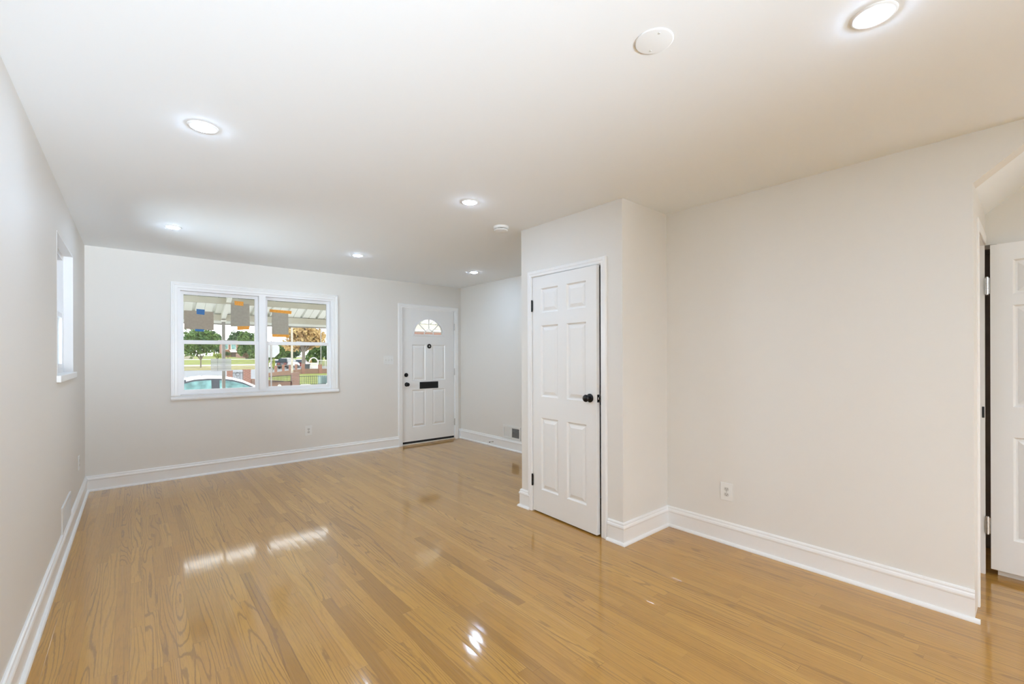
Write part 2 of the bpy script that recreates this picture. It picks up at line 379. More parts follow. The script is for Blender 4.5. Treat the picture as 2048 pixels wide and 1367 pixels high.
# window and door openings
LW = (4.085, 5.075, 1.232, 2.170)        # left wall window: y0 y1 z0 z1
BW = (.372, 2.062, .925, 2.125)          # back window: x0 x1 z0 z1
FD = (3.068, 4.030, 0, 2.098)            # front door opening
FL = FR((XL, 0, 0), YP, ZP, XN)
S(MB().prism(rect(YF-.16, YB+.16, 0, C), [rect(*LW), rect(-3.8, -1.8, .06, 2.10)], FL, 0, .16).build('wall_left', M_WALL), 'long beige wall on the left with one deep window recess', 'wall')
FB = FR((0, YB, 0), XP, ZP, YP)
S(MB().prism([(XL, 0), (FD[0], 0), (FD[0], FD[3]), (FD[1], FD[3]), (FD[1], 0), (XA+.16, 0), (XA+.16, C), (XL, C)], [rect(*BW)], FB, 0, .14).build('wall_back', M_WALL), 'beige end wall holding the wide window and front door', 'wall')
S(MB().box(XA, XA+.16, Y2, YB, 0, C).build('wall_entry', M_WALL), 'beige side wall right of the front door with a floor register', 'wall')
# closet box
CO = (2.098, 2.870, 2.042)               # closet opening y0 y1 ztop
FC = FR((XC, 0, 0), YP, ZP, XP)
S(MB().prism([(Y1, 0), (CO[0], 0), (CO[0], CO[2]), (CO[1], CO[2]), (CO[1], 0), (Y2, 0), (Y2, C), (Y1, C)], [], FC, 0, .10).build('wall_closet', M_WALL), 'beige closet front wall around the six panel door', 'wall')
S(MB().box(XC+.10, XR+.12, Y1, Y1+.10, 0, C).build('wall_closet_side', M_WALL), 'narrow beige closet side wall turning into the room', 'wall')
S(MB().box(XC+.10, XA+.16, Y2-.10, Y2, 0, C).build('wall_closet_far_side', M_WALL), 'far side wall of the closet facing the front door', 'wall')
S(MB().box(XR+.12, XR+.22, Y1+.10, Y2-.10, 0, C).build('wall_closet_back', M_WALL), 'back wall inside the closet', 'wall')
# right wall with the slope of the stairs cut in it, and the recess below the stairs
FRW = FR((XR, 0, 0), YP, ZP, XP)
sl = (2.361-2.223)/(.040-.2095); ycut = YR+(C-2.223)/sl
S(MB().prism([(YR, 0), (Y1, 0), (Y1, C), (ycut, C), (YR, 2.223)], [], FRW, 0, .12).build('wall_right', M_WALL), 'plain beige right wall with a single outlet near the floor', 'wall')
DX0, DX1, DZ = 3.500, 4.000, 2.03        # under-stair door opening in the return wall
FRT = FR((0, YR, 0), XP, ZP, YP)
S(MB().prism([(XR+.12, 0), (DX0, 0), (DX0, DZ), (DX1, DZ), (DX1, 0), (DX1+.014, 0), (DX1+.014, DZ), (XE, DZ), (XE, 2.223), (XR+.12, 2.223)], [], FRT, 0, .12).build('wall_stair', M_WALL), 'short beige return wall under the stairs around a doorway', 'wall')
S(MB().prism(rect(YF, .160, 0, C), [rect(-3.8, -1.8, .06, 2.10)], FR((XE, 0, 0), YP, ZP, XP), 0, .16).box(XE, XE+.16, .160, Y1, DZ, C).build('wall_recess', M_WALL), 'shaded beige wall behind the open door under the stairs', 'wall')
M_CAVITY = mat('dark_cavity_lining', (.13, .10, .08), .8, var=.2, vscale=6)  # lines a cavity added so the gap beside the open door stays dark
S(MB().box(4.55, 4.60, -.40, Y1, 0, C).box(XE+.16, 4.55, -.40, -.35, 0, C).box(DX1+.014, 4.55, Y1-.30, Y1-.25, 0, C).box(XE+.16, 4.55, -.35, Y1-.30, DZ+.02, DZ+.06).build('wall_cavity', M_CAVITY), 'dark cavity added behind the open door to keep its gap in shade', 'wall')
S(MB().prism([(YR, 2.223), (ycut, C), (YR+.2, C), (YR+.2, 2.223)], [], FRW, .12, XE-XR).build('trim_1', M_CEIL), 'sloping white underside of the stairs above the open door', 'soffit')
S(MB().prism(rect(XL, XE+.2, 0, C), [rect(-.24, 1.04, .06, 2.10)], FR((0, YF, 0), XP, ZP, YN), 0, .16).build('wall_dining', M_WALL), 'beige dining end wall with an added window', 'wall')

# baseboards
BP = [(0, 0), (.016, 0), (.016, .110), (.020, .114), (.021, .122), (.018, .132), (.0125, .138), (.012, .142), (.0145, .145), (.012, .152), (.006, .156), (0, .156)]
SP = [(.016, 0), (.033, 0), (.033, .006), (.030, .013), (.025, .018), (.016, .021)]
FP = FR((0, 0, 0), XP, YP, ZP)
def base(name, path, label, shoe=None):
    o = S(MB().sweep(path, BP, FP).build(name, M_TRIM, smooth=False), label, 'baseboard')
    MB().sweep(shoe or path, SP, FP).build('shoe_moulding', M_TRIM, o)
    return o
base('baseboard_left', [(XL, YB), (XL, -1.75)], 'white moulded baseboard along the long left wall')
base('baseboard_back', [(3.017, YB), (XL, YB)], 'white moulded baseboard under the wide window')
base('baseboard_entry', [(2.668+1.40, Y2), (XA, Y2), (XA, YB), (4.086, YB)], 'white moulded baseboard under the wall register by the front door')
base('baseboard_closet', [(XC, 2.893), (XC, Y2), (XA, Y2)], 'short white baseboard left of the closet door')
base('baseboard_right', [(XR, YR-.002), (XR, Y1), (XC, Y1), (XC, 2.052)], 'white moulded baseboard from closet door along the right wall', [(XR, YR-.022), (XR, Y1), (XC, Y1), (XC, 2.052)])

# casings (trim)
CP = [(0, 0), (0, .012), (.006, .016), (.030, .016), (.036, .019), (.062, .019), (.068, .016), (.072, .010), (.072, 0)]
def casing(name, frame, x0, x1, ztop, label, prof=None):
    # path runs so that the profile grows away from the opening
    return S(MB().sweep([(x0, 0), (x0, ztop), (x1, ztop), (x1, 0)], prof or CP, frame).build(name, M_TRIM), label, 'trim')
def scaleprof(w): return [(a*w/.072, b) for a, b in CP]
casing('trim_2', FR((0, YB, 0), XP, ZP, YN), FD[0]+.014, FD[1]-.014, FD[3]-.014, 'white moulded casing around the front door', scaleprof(.068))
casing('trim_3', FR((XC, 0, 0), YP, ZP, XN), CO[0]+.010, CO[1]-.006, CO[2]-.004, 'white moulded casing around the closet door', scaleprof(.052))
S(MB().sweep([(DX0+.004, 0), (DX0+.004, DZ-.004), (DX1, DZ-.004)], [(a*.060/.072, b*.48) for a, b in CP], FR((0, YR, 0), XP, ZP, YN)).build('trim_4', M_TRIM), 'white casing around the doorway under the stairs', 'trim')
# jamb liners
def jamb(name, frame, x0, x1, z, d0, d1, label, t=.014):
    return S(MB().prism([(x0, 0), (x0, z), (x1, z), (x1, 0), (x1-t, 0), (x1-t, z-t), (x0+t, z-t), (x0+t, 0)], [], frame, d0, d1).build(name, M_TRIM), label, 'trim')
jamb('trim_5', FB, FD[0], FD[1], FD[3], .001, .14, 'white jamb inside the front door opening')
jamb('trim_6', FC, CO[0], CO[1], CO[2], .001, .10, 'white jamb inside the closet door opening', .010)
jamb('trim_7', FRT, DX0, DX1, DZ, .001, .12, 'white jamb inside the doorway under the stairs', .006)

# ------------------------------------------------------------------ doors
PPROF = [(0, 0), (.003, -.004), (.010, -.0125), (.019, -.0125), (.022, -.0105), (.044, -.003), (.048, -.003)]
def door_slab(mb, w, h, th, panels, hole=None, M=None):
    holes = [rect(*p) for p in panels]+([hole] if hole else [])
    for n, sg in ((0, 1), (-th, -1)):
        mb.prism(rect(0, w, 0, h), holes, M, n, n, caps=(True, False), side_outer=False)
        for a0, a1, b0, b1 in panels:
            loops = []
            for ins, dep in PPROF:
                loops.append([(a0+ins, b0+ins, n+sg*dep), (a1-ins, b0+ins, n+sg*dep), (a1-ins, b1-ins, n+sg*dep), (a0+ins, b1-ins, n+sg*dep)])
            vs = [q for l in loops for q in l]; fs = []
            for i in range(len(loops)-1):
                for k in range(4):
                    q = (k+1) % 4; fs.append((i*4+k, i*4+q, i*4+4+q, i*4+4+k))
            fs.append(tuple((len(loops)-1)*4+k for k in range(4)))
            mb.add(vs, fs, M)
    for lp in [rect(0, w, 0, h)]+([hole] if hole else []):
        k = len(lp); mb.add([(a, b, 0) for a, b in lp]+[(a, b, -th) for a, b in lp], [(i, (i+1) % k, (i+1) % k+k, i+k) for i in range(k)], M)
    return mb
KNOB = [(.0, 0), (.033, 0), (.033, .005), (.026, .010), (.013, .013), (.012, .030), (.020, .034), (.027, .042), (.028, .050), (.023, .058), (.012, .062), (0, .063)]
def hinge(parent, p, ax, mt, h=.09, r=.006, leaf=None):
    mb = MB()
    mb.lathe([(r*.7, -h/2-.006), (r, -h/2-.003), (r, -h/2+h/3-.0006), (r*.85, -h/2+h/3), (r, -h/2+h/3+.0006), (r, h/2-h/3-.0006), (r*.85, h/2-h/3), (r, h/2-h/3+.0006), (r, h/2+.003), (r*.7, h/2+.006)], Matrix.Translation(p), 12)
    if leaf:
        for lf in leaf: mb.box(*lf)
    return mb.build('hinge', mt, parent)

# front door -------------------------------------------------
DF = FR((3.084, YB+.012, .052), XP, ZP, YN); dw, dh = .926-.004, 2.024
d1 = thing('door_1', 'white front door with half round glass, black mail slot and black knob', 'door', (3.084, YB+.012, .052), kind='structure')
fcx, fz0, frx, frz = 3.546-3.084, 1.690-.052, .262, .248
arch = [(fcx+frx*math.cos(math.pi*i/28), fz0+frz*math.sin(math.pi*i/28)) for i in range(29)]
pn = [(.170, .402, .926, 1.480), (.525, .757, .926, 1.480), (.170, .402, .214, .783), (.525, .757, .214, .783)]
door_slab(MB(), dw, dh, .044, pn, arch, DF).build('door_slab', M_DOOR, d1)
# fanlight: frame ring, muntins, pane
fr = MB()
outer = [(fcx+(frx+.026)*math.cos(math.pi*i/28), fz0+(frz+.026)*math.sin(math.pi*i/28)) for i in range(29)]
outer = [(fcx+frx+.026, fz0-.020)]+outer+[(fcx-frx-.026, fz0-.020)]
fr.prism(outer, [[(fcx+(frx-.006)*math.cos(math.pi*i/28), fz0+.006+(frz-.012)*math.sin(math.pi*i/28)) for i in range(29)]], DF, -.004, .010)
def muntin(a, r0=.095, r1=.255, w=.011):
    ca, sa = math.cos(a), math.sin(a)
    q = FR(DF @ Vector((fcx, fz0, 0)), (DF.to_3x3() @ Vector((ca, sa*frz/frx, 0))).normalized(), (DF.to_3x3() @ Vector((-sa, ca, 0))).normalized(), DF.to_3x3() @ Vector((0, 0, 1)))
    fr.box(r0, r1, -w/2, w/2, -.006, .007, q)
for a in (45, 90, 135): muntin(math.radians(a))
hub = [(.088*math.cos(math.pi*i/14), .004+.080*math.sin(math.pi*i/14)) for i in range(15)]; hubi = [(.076*math.cos(math.pi*i/14), .010+.064*math.sin(math.pi*i/14)) for i in range(15)]
fr.prism([(fcx+a, fz0+b) for a, b in hub], [[(fcx+a, fz0+b) for a, b in hubi]], DF, -.006, .007)
fl = fr.build('fanlight', M_VINYL, d1, 'half round sunburst window frame')
MB().prism(arch, [], DF, -.024, -.018).build('pane', M_GLASS, fl)
def on(M, a, b, n=0): return M @ Matrix.Translation((a, b, n))
db = MB().lathe([(0, 0), (.031, 0), (.031, .008), (.027, .013), (.016, .015), (.015, .018), (0, .018)], on(DF, 3.152-3.084, 1.070-.052), 28).build('deadbolt', M_BLACK, d1, 'round black deadbolt', smooth=True)
MB().box(-.004, .004, -.016, .016, .018, .034, on(DF, 3.152-3.084, 1.070-.052)).build('thumb_turn', M_BLACK, db, bevel=.002)
MB().lathe(KNOB, on(DF, 3.160-3.084, .926-.052), 28).build('doorknob', M_BLACK, d1, 'round black doorknob', smooth=True)
ms = MB().box(.297, .626, .797, .903, 0, .007, DF).build('mail_slot', M_BLACK, d1, 'black mail slot plate', bevel=.003)
MB().box(.322, .601, .822, .878, .007, .011, DF).build('flap', M_BLACK, ms, bevel=.002)
pe = MB().lathe([(0, 0), (.036, 0), (.036, .008), (.030, .014), (.016, .014), (.015, .010), (0, .010)], on(DF, 3.550-3.084, 1.512-.052), 28).build('peephole', M_BLACK, d1, 'round black peephole with pale centre', smooth=True)
MB().lathe([(0, .010), (.012, .010), (.010, .016), (0, .017)], on(DF, 3.550-3.084, 1.512-.052), 16).build('lens', M_CREAM, pe, smooth=True)
for z in (1.83, 1.10, .28): hinge(d1, Vector((4.012, YB-.004, z)), 0, M_CHROME, .10, .0065)
MB().box(3.084, 4.010, YB+.016, YB+.056, .020, .052).build('door_sweep', M_DARKGAP, d1, 'dark rubber strip under the door')
S(MB().box(3.069, 4.029, YB-.014, YB+.13, .0, .020).build('trim_8', M_THRESH, bevel=.006), 'pale wooden threshold under the front door', 'threshold')

# closet door, standing slightly ajar -------------------------
CA = math.radians(2.7)
ex = Vector((-math.sin(CA), -math.cos(CA), 0)); en = Vector((-math.cos(CA), math.sin(CA), 0))
CF = FR((XC-.003, 2.858, .012), ex, ZP, en); cw, chh = .731, 2.018
d2 = thing('door_2', 'white six panel closet door slightly ajar with black knob and hinges', 'door', (XC-.003, 2.858, .012), kind='structure')
def six(w, h, l=.105, mid=.100):
    pw = (w-2*l-mid)/2; zs = ((.196, .812), (.992, 1.600), (1.708, 1.916)); o = []
    for a, b in zs: o += [(l, l+pw, a, b), (w-l-pw, w-l, a, b)]
    return o
door_slab(MB(), cw, chh, .035, six(cw, chh), None, CF).build('door_slab', M_DOOR, d2)
kn = MB().lathe(KNOB, on(CF, cw-.065, 1.020), 28).build('doorknob', M_BLACK, d2, 'round black doorknob', smooth=True)
MB().lathe(KNOB, CF @ Matrix.Translation((cw-.065, 1.020, -.035)) @ Matrix.Rotation(math.pi, 4, 'X'), 28).build('doorknob', M_BLACK, d2, 'round black doorknob', smooth=True)
EF = CF @ FR((cw, 0, 0), ZN, YP, XP)        # latch edge frame: s into the slab depth, t up, n out of the edge
lp = MB().prism([(.006, .991), (.029, .991), (.029, 1.049), (.006, 1.049)], [], EF, 0, .002).build('latch_plate', M_BLACK, d2, 'black latch plate on door edge', bevel=.0008)
MB().box(.011, .024, 1.010, 1.030, .002, .010, EF).build('latch_bolt', M_CHROME, lp, bevel=.003)
for z in (1.788, .273): hinge(d2, Vector((XC-.011, 2.862, z)), 0, M_BLACK, .09, .0075, [(XC-.0115, XC-.0085, 2.852, 2.875, z-.044, z+.044)])
st = S(MB().box(XC-.0175, XC-.0165+.03, 2.1075, 2.1105, .985, 1.055).build('trim_9', M_BLACK), 'small black strike plate on the closet jamb', 'strike plate')

# door under the stairs, open against the recess wall -----------
RF = FR((3.985, .186, .046), YN, ZP, XN); rw, rh = .60, 1.972
d3 = thing('door_3', 'open white six panel door under the stairs at right edge', 'door', (3.985, .186, .046), kind='structure')
door_slab(MB(), rw, rh, .035, [(a, b, c_+(.0 if c_ < 1.5 else -.045), d_-(.0 if c_ < 1.5 else .045)) for a, b, c_, d_ in six(rw, rh, .092, .085)], None, RF).build('door_slab', M_DOOR, d3)
for z in (1.771, .306): hinge(d3, Vector((3.984, .199, z)), 0, M_CHROME, .10, .007, [(3.985, 3.988, .188, .210, z-.048, z+.048)])
MB().lathe(KNOB, on(RF, rw-.06, .97), 24).build('doorknob', M_BLACK, d3, 'round black doorknob', smooth=True)
S(MB().box(DX0-.004, DX0+.008, YR-.024, YR-.014, 1.01, 1.07).build('trim_10', M_BLACK, bevel=.002), 'black strike plate lip on the doorway under the stairs', 'strike plate')

# ------------------------------------------------------------------ windows
WF = FR((0, YB, 0), XP, ZP, YN)            # n points into the room
w1 = thing('window_1', 'wide white twin double hung window with tape and cardboard on the panes', 'window', ((BW[0]+BW[1])/2, YB, BW[2]), kind='structure')
WC = [(0, 0), (0, .008), (.004, .010), (.030, .010), (.034, .015), (.046, .015), (.050, .020), (.060, .020), (.063, .016), (.063, 0)]
x0, x1, z0, z1 = BW[0], BW[1], BW[2], BW[3]
MB().sweep([(x0, z0), (x0, z1), (x1, z1), (x1, z0)], WC, WF).build('casing', M_TRIM, w1)
st_ = MB().prism([(-.034, .869), (.018, .869), (.026, .874), (.030, .888), (.026, .900), (.0, .916), (-.034, .934)], [], FR((0, YB, 0), YN, ZP, XP), x0-.064, x1+.070)
st_.build('stool', M_TRIM, w1)
fm = MB()
mcx0, mcx1 = 1.176, 1.250                # centre mullion
for a0, a1, b0, b1 in ((x0, x0+.024, z0, z1), (x1-.024, x1, z0, z1), (mcx0, mcx1, z0+.022, z1-.024)): fm.box(a0, a1, YB+.006, YB+.13, b0, b1)
fm.box(x0+.024, x1-.024, YB+.006, YB+.13, z1-.024, z1); fm.box(x0+.024, x1-.024, YB+.034, YB+.13, z0, z0+.022)
fm.build('window_frame', M_VINYL, w1)
def sash(x0, x1, z0, z1, y, top=.034, bot=.034, side=.030, name='sash'):
    mb = MB().prism(rect(x0, x1, z0, z1), [rect(x0+side, x1-side, z0+bot, z1-top)], FR((0, y, 0), XP, ZP, YP), 0, .032)
    # glazing bead
    mb.prism(rect(x0+side-.001, x1-side+.001, z0+bot-.001, z1-top+.001), [rect(x0+side+.006, x1-side-.006, z0+bot+.006, z1-top-.006)], FR((0, y, 0), XP, ZP, YP), .006, .024)
    o = mb.build(name, M_VINYL, w1)
    MB().box(x0+side, x1-side, y+.012, y+.018, z0+bot, z1-top).build('pane', M_GLASS, o)
    return o
for a, b in ((x0+.022, mcx0+.002), (mcx1-.002, x1-.022)):
    sash(a, b, z0+.014, 1.543, YB+.040, .036, .036, .032, 'lower_sash')
    sash(a, b, 1.505, z1-.020, YB+.078, .032, .036, .030, 'upper_sash')
    MB().box((a+b)/2-.03, (a+b)/2+.03, YB+.030, YB+.060, 1.543, 1.551).build('sash_lock', M_VINYL, w1, bevel=.002)

# left window: deep drywall recess, frame, sill
w2 = thing('window_2', 'narrow white window in a deep recess in the left wall', 'window', (XL, (LW[0]+LW[1])/2, LW[2]), kind='structure')
y0, y1, z0, z1 = LW
MB().box(XL-.06, XL+.022, y0-.028, y1+.028, z0-.042, z0+.003).build('sill', M_TRIM, w2, bevel=.004)
lin = MB()
for q in ((XL-.10, XL+.001, y1-.006, y1+.001, z0, z1), (XL-.10, XL+.001, y0-.001, y0+.006, z0, z1), (XL-.10, XL+.001, y0+.006, y1-.006, z1-.006, z1+.001)): lin.box(*q)
lin.build('recess_lining', M_TRIM, w2)
FLW = FR((XL-.054, 0, 0), YP, ZP, XN)
MB().prism(rect(y0+.006, y1-.006, z0, z1-.006), [rect(y0+.045, y1-.045, z0+.04, z1-.045)], FLW, 0, .06).build('window_frame', M_VINYL, w2)
for nm, b0, b1, dd in (('lower_sash', z0+.035, 1.70, .004), ('upper_sash', 1.665, z1-.04, .034)):
    o = MB().prism(rect(y0+.04, y1-.04, b0, b1), [rect(y0+.075, y1-.075, b0+.035, b1-.035)], FLW, dd, dd+.026).build(nm, M_VINYL, w2)
    MB().prism(rect(y0+.075, y1-.075, b0+.035, b1-.035), [], FLW, dd+.010, dd+.016).build('pane', M_GLASS, o)
# unseen windows added behind the camera to hold the fill lights
w3 = thing('window_3', 'unseen full height window added in the dining end wall for fill light', 'window', (.4, YF, .06), kind='structure')
MB().prism(rect(-.24, 1.04, .06, 2.10), [rect(-.19, .99, .12, 2.05)], FR((0, YF-.06, 0), XP, ZP, YN), 0, .05).build('window_frame', M_VINYL, w3)
w4 = thing('window_4', 'unseen left side window added behind the viewer for fill light', 'window', (XL, -2.8, .06), kind='structure')
MB().prism(rect(-3.8, -1.8, .06, 2.10), [rect(-3.75, -2.84, .12, 2.05), rect(-2.76, -1.85, .12, 2.05)], FR((XL-.06, 0, 0), YP, ZP, XN), 0, .05).build('window_frame', M_VINYL, w4)

w5 = thing('window_5', 'unseen right side window added behind the viewer for fill light', 'window', (XE, -2.8, .06), kind='structure')
MB().prism(rect(-3.8, -1.8, .06, 2.10), [rect(-3.75, -2.84, .12, 2.05), rect(-2.76, -1.85, .12, 2.05)], FR((XE+.06, 0, 0), YP, ZP, XP), 0, .05).build('window_frame', M_VINYL, w5)

# cardboard and tape stuck to the upper panes
def card(name, lab, x0, x1, z0, z1, mt, tapes, tm, y=YB+.0885, sk=0.0):
    t = thing(name, lab, 'cardboard', ((x0+x1)/2, y, z0), 'cardboard pieces taped to the window')
    MB().prism([(x0, z0+.004), (x1, z0), (x1-.004, z1), (x0+.003, z1+sk)], [], FR((0, y, 0), XP, ZP, YN), 0, .003).build('sheet', mt, t)
    for a0, a1, b0, b1, dz in tapes:
        MB().prism([(a0, b0), (a1, b0+dz), (a1+.004, b1+dz*.6), (a0-.002, b1)], [], FR((0, y-.003, 0), XP, ZP, YN), -.0024, .0006).build('tape', tm, t)
    return t
c1 = card('cardboard_sheet', 'brown cardboard sheet held by blue tape, left upper pane', .434, .719, 1.667, 1.884, M_CARD, [(.553, .627, 1.849, 1.908, -.006), (.538, .621, 1.651, 1.677, -.004)], M_BLUE)
MB().box(.452, .500, YB+.0880, YB+.0885, 1.866, 1.872).build('slot', M_SLOT, c1, 'dark slit in the cardboard')
card('cardboard_sheet', 'grey cardboard sheet with orange tape beside the porch post, same pane as blue tape', .888, 1.090, 1.716, 2.004, M_CARDG, [(.930, 1.020, 1.980, 2.030, -.006), (.957, 1.083, 1.678, 1.724, .012)], M_ORANGE)
card('cardboard_sheet', 'grey cardboard sheet between two orange tape strips, right upper pane', 1.333, 1.530, 1.636, 1.924, M_CARDG, [(1.311, 1.562, 1.920, 1.954, -.012), (1.338, 1.530, 1.606, 1.640, -.002)], M_ORANGE)
lb = thing('window_label', 'translucent white gridded film label on the left lower pane', 'label', (.786, YB+.0515, 1.186))
MB().box(.684, .888, YB+.0510, YB+.0520, 1.186, 1.332).build('film', M_FILM, lb)
gm = MB()
for xx in (.748, .752): gm.box(xx, xx+.0012, YB+.0505, YB+.0510, 1.186, 1.332)
for zz in (1.290, 1.212): gm.box(.684, .888, YB+.0505, YB+.0510, zz, zz+.002)
gm.build('printed_grid', mat('grey_print', (.12, .13, .15), .6, bump=.01), lb)

# ------------------------------------------------------------------ wall plates, registers, small fittings
def outlet(F, label, w=.086, h=.130):
    o = thing('wall_outlet', label, 'outlet', F @ Vector((0, 0, 0)), 'duplex outlets on the walls')
    MB().box(-w/2, w/2, -h/2, h/2, 0, .006, F).build('cover_plate', M_PLAST, o, bevel=.003)
    for s in (.0195, -.0195):
        r = MB().prism([(.0165*math.cos(a), s+max(-.0125, min(.0125, .0165*math.sin(a)))) for a in [2*math.pi*i/24 for i in range(24)]], [], F, .004, .0078).build('receptacle', M_CREAM, o)
        for sm in (MB().box(-.0075, -.0050, s-.001, s+.007, .0075, .0081, F), MB().box(.0050, .0075, s-.001, s+.006, .0075, .0081, F), MB().lathe([(0, .0075), (.0028, .0075), (.0028, .0081), (0, .0081)], on(F, 0, s-.0075), 10)):
            sm.build('slot', M_SLOT, r)
    MB().lathe([(0, .006), (.0032, .006), (.003, .0072), (0, .0075)], F, 12).build('screw', M_CHROME, o)
    return o
outlet(FR((XR, 1.450, .370), YN, ZP, XN), 'white outlet on the plain right wall above the baseboard', .090, .127)
outlet(FR((1.745, YB, .383), XP, ZP, YN), 'white outlet on the window wall between window and front door')
outlet(FR((XL, 5.50, .418), YP, ZP, XP), 'outlet on the left wall close to the far corner', .080, .125)
sw = thing('light_switch', 'white three toggle light switch plate left of the front door', 'light switch', (2.864, YB, 1.300))
SF = FR((2.864, YB, 1.300), XP, ZP, YN)
MB().box(-.078, .078, -.063, .063, 0, .006, SF).build('cover_plate', M_PLAST, sw, bevel=.003)
for i, x in enumerate((-.046, 0, .046)):
    MB().box(x-.0055, x+.0055, -.012, .012, .005, .0066, SF).build('toggle_slot', M_CREAM, sw)
    MB().prism([(-.010, 0), (.004, .002), (.010, .014), (.004, .017), (-.008, .006)], [], SF @ FR((x-.004, 0, .005), YP, ZP, XP), 0, .008).build('toggle', M_PLAST, sw, bevel=.001)
    for zz in (.030, -.030): MB().lathe([(0, .006), (.003, .006), (.0028, .0072), (0, .0074)], on(SF, x, zz), 10).build('screw', M_CREAM, sw)
# register on the entry wall: half its louvres turned away
RG = FR((XA, 5.078, .158), YN, ZP, XN); w, h = .384, .188
rg = thing('wall_register', 'white air register on the short wall right of front door', 'vent', (XA, 4.886, .158))
MB().prism(rect(0, w, 0, h), [rect(.026, .178, .028, h-.028), rect(.200, w-.026, .028, h-.028)], RG, 0, .011).build('frame', M_LOUVRE, rg, bevel=.002)
MB().box(.02, w-.02, .02, h-.02, .0005, .002, RG).build('duct_shade', M_SLOT, rg)  # flat dark sheet standing in for the shade inside the duct
lv = MB()
for i in range(16): 
    q = RG @ Matrix.Translation((.030+i*.0095, h/2, .006)) @ Matrix.Rotation(math.radians(-8), 4, 'Y'); lv.box(-.0055, .0055, -.067, .067, -.0008, .0008, q)
lv.build('louvre_bank', M_LOUVRE, rg, 'pale upright louvres')
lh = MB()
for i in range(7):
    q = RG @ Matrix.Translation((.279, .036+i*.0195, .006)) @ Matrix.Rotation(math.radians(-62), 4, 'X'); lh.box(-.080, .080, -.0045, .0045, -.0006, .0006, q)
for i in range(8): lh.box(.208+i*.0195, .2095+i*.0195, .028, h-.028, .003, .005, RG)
lh.build('louvre_bank', mat('shaded_louvre', (.34, .34, .33), .4, bump=.02), rg, 'level louvres coloured dark to carry their shade')  # darker copy of the louvre enamel, shade put into its colour
# register on the left wall
RG2 = FR((XL, 4.258, .128), YP, ZP, XP); w, h = .515, .205
rg2 = thing('wall_register', 'white gridded air register low on the left wall', 'vent', (XL, 4.515, .128))
MB().prism(rect(0, w, 0, h), [rect(.022, w-.022, .022, h-.022)], RG2, 0, .010).build('frame', M_LOUVRE, rg2, bevel=.002)
MB().box(.02, w-.02, .02, h-.02, .0003, .0015, RG2).build('duct_shade', mat('duct_shade_grey', (.16, .16, .155), .6, bump=.02), rg2)  # sheet coloured dark for the shade behind the grille
lv = MB()
for i in range(24): lv.box(.030+i*.0200, .037+i*.0200, .022, h-.022, .003, .009, RG2)
for i in range(5): lv.box(.022, w-.022, .045+i*.027, .0495+i*.027, .003, .008, RG2)
lv.build('grille', M_LOUVRE, rg2)
# door stop on the entry baseboard
ds = thing('door_stop', 'small spring door stop on the baseboard below the register wall', 'door stop', (XA-.016, 5.308, .066))
DSF = FR((XA-.016, 5.308, .066), YP, ZP, XN)
MB().lathe([(0, 0), (.010, 0), (.009, .006), (.005, .008), (0, .008)], DSF, 14).build('base', M_CHROME, ds)
MB().tube([DSF @ Vector((.0042*math.cos(i*.9), .0042*math.sin(i*.9), .008+i*.0009)) for i in range(62)], .0011, 5).build('spring', M_CHROME, ds, smooth=True)
MB().lathe([(0, .062), (.006, .063), (.007, .068), (.0065, .074), (0, .076)], DSF, 14).build('tip', M_DARKGAP, ds, smooth=True)

# ceiling fittings
lights = [(.262, 2.650, 'recessed ceiling light nearest the long left wall'), (.262, 4.850, 'recessed ceiling light above the left side of wide window'),
          (1.880, 2.690, 'recessed ceiling light in mid ceiling nearest the smoke detector'), (1.905, 4.900, 'recessed ceiling light near the right end of wide window'),
          (3.488, 4.897, 'recessed ceiling light in front of the front door'), (1.880, .351, 'large recessed ceiling light at top right, nearest the viewer'),
          (.262, .35, 'recessed ceiling light above the viewer'), (.262, -1.85, 'unseen recessed light added at the left of the dining end'),
          (.262, -3.9, 'unseen recessed light added by the left end of the dining wall')]  # dining end lamps are out of view, added for more light
proto = thing('recessed_light', '', 'ceiling light', (0, 0, C), 'recessed ceiling lights')
DN = FR((0, 0, C), XP, YN, ZN)
MB().lathe([(.046, 0), (.064, 0), (.064, .0015), (.060, .004), (.050, .005), (.046, .0035), (.046, 0)], DN, 40, False).build('trim_ring', M_CEIL, proto, smooth=True)
MB().lathe([(0, 0), (.0455, 0), (.0455, .0040), (.043, .007), (.036, .0095), (.022, .0115), (.010, .0125), (0, .0126)], DN, 32).build('lens', M_LENS, proto, smooth=True)
for i, (x, y, lab) in enumerate(lights):
    if i == 0: proto.location = (x, y, C); proto['label'] = lab
    else: copy_tree(proto, (x, y, C), lab)
sm = thing('smoke_detector', 'round white smoke detector on the ceiling by the closet', 'smoke detector', (2.446, 3.027, C))
SF = FR((2.446, 3.027, C), XP, YN, ZN)
MB().lathe([(0, 0), (.066, 0), (.066, .014), (.063, .020), (0, .020)], SF, 40).build('base', M_PLAST, sm, smooth=True)
gr = MB()
for i in range(30):
    a = 2*math.pi*i/30; q = SF @ Matrix.Rotation(a, 4, 'Z'); gr.box(.045, .0605, -.0022, .0022, .018, .030, q)
gr.build('vent_fins', M_PLAST, sm)
MB().lathe([(0, .0195), (.054, .0195), (.054, .029), (0, .029)], SF, 30).build('sensing_chamber', M_DARKGAP, sm)
MB().lathe([(.0, .028), (.0615, .028), (.0615, .032), (.056, .039), (.040, .043), (0, .044)], SF, 40).build('cap', M_PLAST, sm, smooth=True)
cp = thing('ceiling_cover_plate', 'blank round white cover plate screwed to the ceiling', 'cover plate', (1.428, .889, C))
CPF = FR((1.428, .889, C), XP, YN, ZN)
